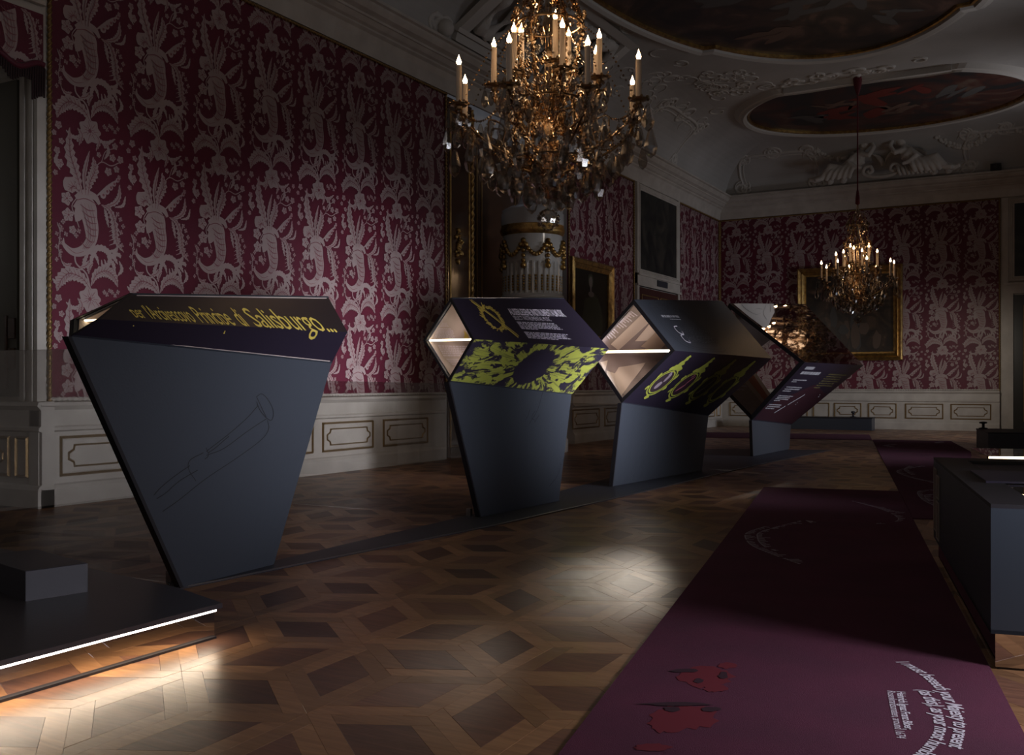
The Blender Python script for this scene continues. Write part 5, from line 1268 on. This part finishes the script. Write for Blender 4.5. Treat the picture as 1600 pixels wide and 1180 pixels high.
r1 = on_z(1362, 673); 
mb = MB(); mb.box(r1.x-3.7, r1.x, r1.y, r1.y+.55, 0, .36); bn = mb.build('low_bench', M_DARK); tag(bn, 'long low dark bench in front of the far wainscot', 'bench')
mb = MB(); mb.box(r1.x-3.72, r1.x+.02, r1.y-.02, r1.y+.57, .36, .385); mb.build('top_board', M_EDGE, bn)
p = Vector((on_y(1333, 650, r1.y+.3).x, r1.y+.3)); mb = MB(); mb.lathe([(.02, .385), (.10, .385), (.10, .40), (.03, .41), (.03, .50), (.06, .51), (.06, .56), (.0, .57)], 10, (p.x, p.y, 0)); o = mb.build('spotlight_stub', M_EDGE); tag(o, 'tiny black spotlight standing on the far bench', 'spotlight')

# ================================================================== CHANDELIERS
# local origin: level of the outer drip pans, on the axis
def drop_mesh(name, w_, h_, m):
    mb = MB(); n = 6
    prof = [(.001, 0), (.18, -.08), (.5, -.62), (.36, -.86), (.001, -1)]
    mb.lathe([(r*w_, z*h_) for r, z in prof][::-1], n, (0, 0, 0), False)
    mb.sphere((0, 0, .012*h_/.12), .012, 6, 4)
    me = bpy.data.meshes.new(name); me.from_pydata(mb.v, [], mb.f); me.materials.append(m); return me
def octa(mb, c, r, sz=1.0):
    c = Vector(c); mb.idx([c+Vector(d)*r for d in ((1, 0, 0), (0, 1, 0), (-1, 0, 0), (0, -1, 0), (0, 0, sz), (0, 0, -sz))], ((0, 1, 4), (1, 2, 4), (2, 3, 4), (3, 0, 4), (1, 0, 5), (2, 1, 5), (3, 2, 5), (0, 3, 5)))
DROPS = [drop_mesh('crystal_drop', .075, .15, M_CRYSTAL), drop_mesh('crystal_drop', .11, .24, M_CRYSTAL), drop_mesh('crystal_drop', .05, .10, M_CRYSTALW)]
ARMS = []     # (angle, radius, pan height, candle length)
for k in range(8): ARMS.append((.20+k*PI/4, .86, .0+.03*(k % 2), .36))
for k in range(7): ARMS.append((.5+k*2*PI/7, .50, .26, .36))
for k in range(3): ARMS.append((1.1+k*2*PI/3, .26, .40, .38))
def chandelier(loc, label, rot, fine, lamp):
    root = empty('crystal_chandelier', loc, rot, label, 'chandelier')
    rr = random.Random(17)
    mb = MB(); mb.lathe([(.0, -.78), (.05, -.77), (.03, -.70), (.09, -.62), (.04, -.52), (.05, -.4), (.12, -.3), (.06, -.2), (.035, -.05), (.05, .1), (.10, .2), (.04, .32), (.03, .7), (.06, .8), (.03, .95), (.03, 1.5), (.09, 1.6), (.03, 1.7), (.02, 1.9)], 14)
    mb.build('stem', M_CRYSTALW, root)
    for k in range(6):             # lyre-shaped cage bars
        a = k*PI/3+.3; mb = MB()
        pts = catmull([Vector((r*math.cos(a), r*math.sin(a), z)) for r, z in [(.10, -.55), (.34, -.42), (.30, -.1), (.20, .2), (.27, .55), (.30, .85), (.16, 1.15), (.22, 1.35), (.13, 1.6)]], 6)
        mb.tube(pts, .011, 6); b = mb.build('cage_bar', M_BRASS, root)
        mb = MB()
        for i, p in enumerate(pts):
            for q in range(3 if fine else 2): octa(mb, p+Vector((rr.uniform(-.025, .025), rr.uniform(-.025, .025), rr.uniform(-.02, .02))), rr.uniform(.013, .028), 1.4)
        mb.build('crystal_rope', M_CRYSTALW, b, 'stuff')
    for (z, r) in ((-.42, .36), (.12, .30), (.82, .30), (1.32, .22)):
        mb = MB(); mb.tube([(r*math.cos(2*PI*i/24), r*math.sin(2*PI*i/24), z) for i in range(25)], .012, 6); mb.build('hoop', M_BRASS, root)
    cm = wm = bm_ = pm = None
    for i, (a, r, z, cl) in enumerate(ARMS):
        ca_, sa_ = math.cos(a), math.sin(a); mb = MB(); zz = z
        pts = catmull([Vector((q*ca_, q*sa_, h)) for q, h in [(.07, zz-.30), (r*.35, zz-.42), (r*.7, zz-.30), (r*.93, zz-.14), (r, zz-.03)]], 6)
        mb.tube(pts, [.016-.0003*k for k in range(len(pts))], 7)
        mb.tube(catmull([Vector((q*ca_, q*sa_, h)) for q, h in [(r*.55, zz-.36), (r*.50, zz-.16), (r*.66, zz-.10), (r*.68, zz-.2)]], 5), .009, 6)
        arm = mb.build('arm', M_CRYSTALW if i % 2 else M_BRASS, root)
        mb = MB()
        for p in pts[::2]:
            for q in range(4): octa(mb, p+Vector((rr.uniform(-.03, .03), rr.uniform(-.03, .03), rr.uniform(-.03, .03))), rr.uniform(.010, .022), 1.3)
        mb.build('crystal_beads', M_CRYSTALW, arm, 'stuff')
        if pm is None:
            mb = MB(); mb.lathe([(.01, -.05), (.025, -.03), (.03, -.01), (.075, .0), (.085, .015), (.08, .018), (.03, .008), (.022, .045), (.0, .045)], 10)
            for q in range(8):
                t = 2*PI*q/8; mb.sphere((.085*math.cos(t), .085*math.sin(t), .018), .016, 6, 4)
            pm = bpy.data.meshes.new('drip_pan'); pm.from_pydata(mb.v, [], mb.f); pm.materials.append(M_BRASS)
            mb = MB(); mb.lathe([(.026, .03), (.026, .99), (.019, 1.0), (.0, 1.0)], 10); wm = bpy.data.meshes.new('candle'); wm.from_pydata(mb.v, [], mb.f); wm.materials.append(M_WAX)
            mb = MB(); mb.lathe([(.010, 0), (.020, .014), (.023, .032), (.014, .052), (.004, .078), (.0005, .092)], 8); bm_ = bpy.data.meshes.new('bulb'); bm_.from_pydata(mb.v, [], mb.f); bm_.materials.append(M_BULB)
        pan = link('drip_pan', pm, None, root); pan.location = (r*ca_, r*sa_, zz)
        cd = link('candle', wm, None, root); cd.location = (r*ca_, r*sa_, zz); cd.scale = (1, 1, cl)
        bl = link('bulb', bm_, None, cd); bl.location = (0, 0, 1.0); bl.scale = (1, 1, 1/cl)
    # pendants
    drops = []
    for (a, r, z, cl) in ARMS[:15]:
        for q in range(5 if r > .6 else 3):
            t = 2*PI*q/5+a; drops.append((r*math.cos(a)+.085*math.cos(t), r*math.sin(a)+.085*math.sin(t), z-.03-(.05 if q else .0), 1 if (q == 0 and r > .6) else 0))
    for (z, r, n, kd) in ((-.10, .62, 16, 0), (-.26, .72, 20, 1), (-.40, .60, 20, 1), (-.50, .46, 16, 1), (-.56, .34, 12, 1), (-.60, .20, 8, 1), (.26, .34, 12, 0), (.05, .40, 12, 2), (.84, .31, 12, 2), (1.32, .24, 10, 0), (-.30, .42, 12, 0)):
        for q in range(n): t = 2*PI*q/n+rr.uniform(-.1, .1); rq = r*rr.uniform(.92, 1.05); drops.append((rq*math.cos(t), rq*math.sin(t), z+rr.uniform(-.03, .03), kd))
    for k in range(8): t = .2+k*PI/4; drops.append((.97*math.cos(t), .97*math.sin(t), -.22, 1))
    if fine:
        for (x, y, z, kd) in drops:
            o = link('crystal_drop', DROPS[kd], None, root); o.location = (x, y, z); o.rotation_euler = (0, 0, rr.uniform(0, 3)); s_ = rr.uniform(.8, 1.15); o.scale = (s_, s_, s_)
    else:
        mb = MB()
        for (x, y, z, kd) in drops:
            me = DROPS[kd]; a = rr.uniform(0, 3); mb.idx([Vector((v.co.x*math.cos(a)-v.co.y*math.sin(a)+x, v.co.x*math.sin(a)+v.co.y*math.cos(a)+y, v.co.z+z)) for v in me.vertices], [tuple(p.vertices) for p in me.polygons])
        mb.build('crystal_drop', M_CRYSTAL, root, 'stuff')
    # bead swags between the arms, spray of small crystals around the body
    mb = MB()
    def swag(p, q, sag, n, r_):
        p, q = Vector(p), Vector(q)
        for i in range(n+1): t = i/n; octa(mb, p+(q-p)*t-Vector((0, 0, sag*math.sin(PI*t))), r_*rr.uniform(.8, 1.2))
    for k in range(8):
        a, r, z, _ = ARMS[k]; b, r2, z2, _ = ARMS[(k+1) % 8]
        swag((r*math.cos(a), r*math.sin(a), z-.05), (r2*math.cos(b), r2*math.sin(b), z2-.05), .16, 22, .014)
        swag((r*math.cos(a), r*math.sin(a), z-.05), (.3*math.cos(a), .3*math.sin(a), .80), -.12, 24, .012)
        swag((.62*math.cos(a), .62*math.sin(a), -.3), (.35*math.cos(b), .35*math.sin(b), -.45), .14, 14, .016)
        swag((.34*math.cos(a), .34*math.sin(a), -.42), (0, 0, -.72), .05, 12, .016)
    for k in range(7):
        a, r, z, _ = ARMS[8+k]; b, r2, z2, _ = ARMS[8+(k+1) % 7]
        swag((r*math.cos(a), r*math.sin(a), z-.04), (r2*math.cos(b), r2*math.sin(b), z2-.04), .14, 16, .013); swag((r*math.cos(a), r*math.sin(a), z), (.2*math.cos(a), .2*math.sin(a), 1.3), .0, 34, .011)
    mb.build('bead_swag', M_CRYSTALW, root, 'stuff')
    mb = MB()
    for k in range(650 if fine else 450):
        z = rr.uniform(-.62, 1.6); env = .60-.30*abs(z+.25) if z < .5 else .28
        a = rr.uniform(0, 2*PI); r = max(.08, env)*math.sqrt(rr.uniform(.35, 1)); octa(mb, (r*math.cos(a), r*math.sin(a), z), rr.uniform(.010, .024), rr.uniform(.8, 1.8))
    mb.build('crystal_spray', M_CRYSTAL, root, 'stuff')
    for (z, r, n_) in ((.42, .26, 9), (.9, .33, 10), (1.36, .27, 9), (-.02, .88, 0), (.24, .52, 0)):       # rosettes of faceted flowers
        for q in range(n_):
            t = 2*PI*q/n_; mb = MB()
            for j in range(6): b = 2*PI*j/6; octa(mb, (r*math.cos(t)+.03*math.cos(b)*-math.sin(t), r*math.sin(t)+.03*math.cos(b)*math.cos(t), z+.03*math.sin(b)), .020)
            octa(mb, (r*1.03*math.cos(t), r*1.03*math.sin(t), z), .018); mb.build('crystal_rosette', M_CRYSTALW, root)
    # spindle and faceted ball underneath
    mb = MB(); mb.lathe([(.0, -.74), (.05, -.76), (.02, -.80), (.035, -.84), (.015, -.88)], 8, (0, 0, 0), False); mb.build('bottom_spindle', M_CRYSTAL, root)
    mb = MB(); mb.sphere((0, 0, -.965), .095, 12, 8); o = mb.build('crystal_ball', M_CRYSTAL, root)
    o.data.polygons.foreach_set('use_smooth', [False]*len(o.data.polygons))
    mb = MB()
    for k in range(70):
        a = rr.uniform(0, 2*PI); u = rr.uniform(-1, 1); s_ = math.sqrt(1-u*u); octa(mb, (.098*s_*math.cos(a), .098*s_*math.sin(a), -.965+.098*u), .014)
    mb.build('ball_facets', M_CRYSTAL, root, 'stuff')
    # suspension: cord, two dark fabric sleeves
    top = ZC-loc[2]-.02
    mb = MB(); mb.tube([(0, 0, 1.85), (0, 0, top)], .016, 8); mb.build('cord', M_CLOTH, root)
    mb = MB(); mb.lathe([(.02, 1.82), (.055, 1.86), (.05, 2.0), (.03, 2.15), (.018, 2.2)], 12); mb.build('lower_sleeve', M_CLOTH, root)
    mb = MB(); mb.lathe([(.02, top-.42), (.05, top-.34), (.09, top-.2), (.11, top-.02), (.11, top)], 12); mb.build('upper_sleeve', M_CLOTH, root)
    for (z, e) in ((.55, .6), (-.1, .4)):
        d = bpy.data.lights.new('candle_glow', 'POINT'); d.energy = lamp*e; d.color = (1, .68, .40); d.shadow_soft_size = .25
        o = bpy.data.objects.new('candle_glow', d); C.objects.link(o); o.location = (loc[0], loc[1], loc[2]+z)
    return root
d1 = ray(857, 600); k1 = 9.2; l1 = Vector((0, 0, 0))+d1*k1
d2 = ray(1340, 600); k2_ = 24.4; l2 = d2*k2_
rz1 = math.atan2(d1.y, d1.x)+PI/8-.20
chandelier((l1.x, l1.y, 3.87), 'large crystal chandelier with lit candle bulbs hanging close to the camera', rz1, True, 9)
chandelier((l2.x, l2.y, 3.93), 'distant crystal chandelier with lit candle bulbs hanging before the gold framed painting', 1.0, False, 8)
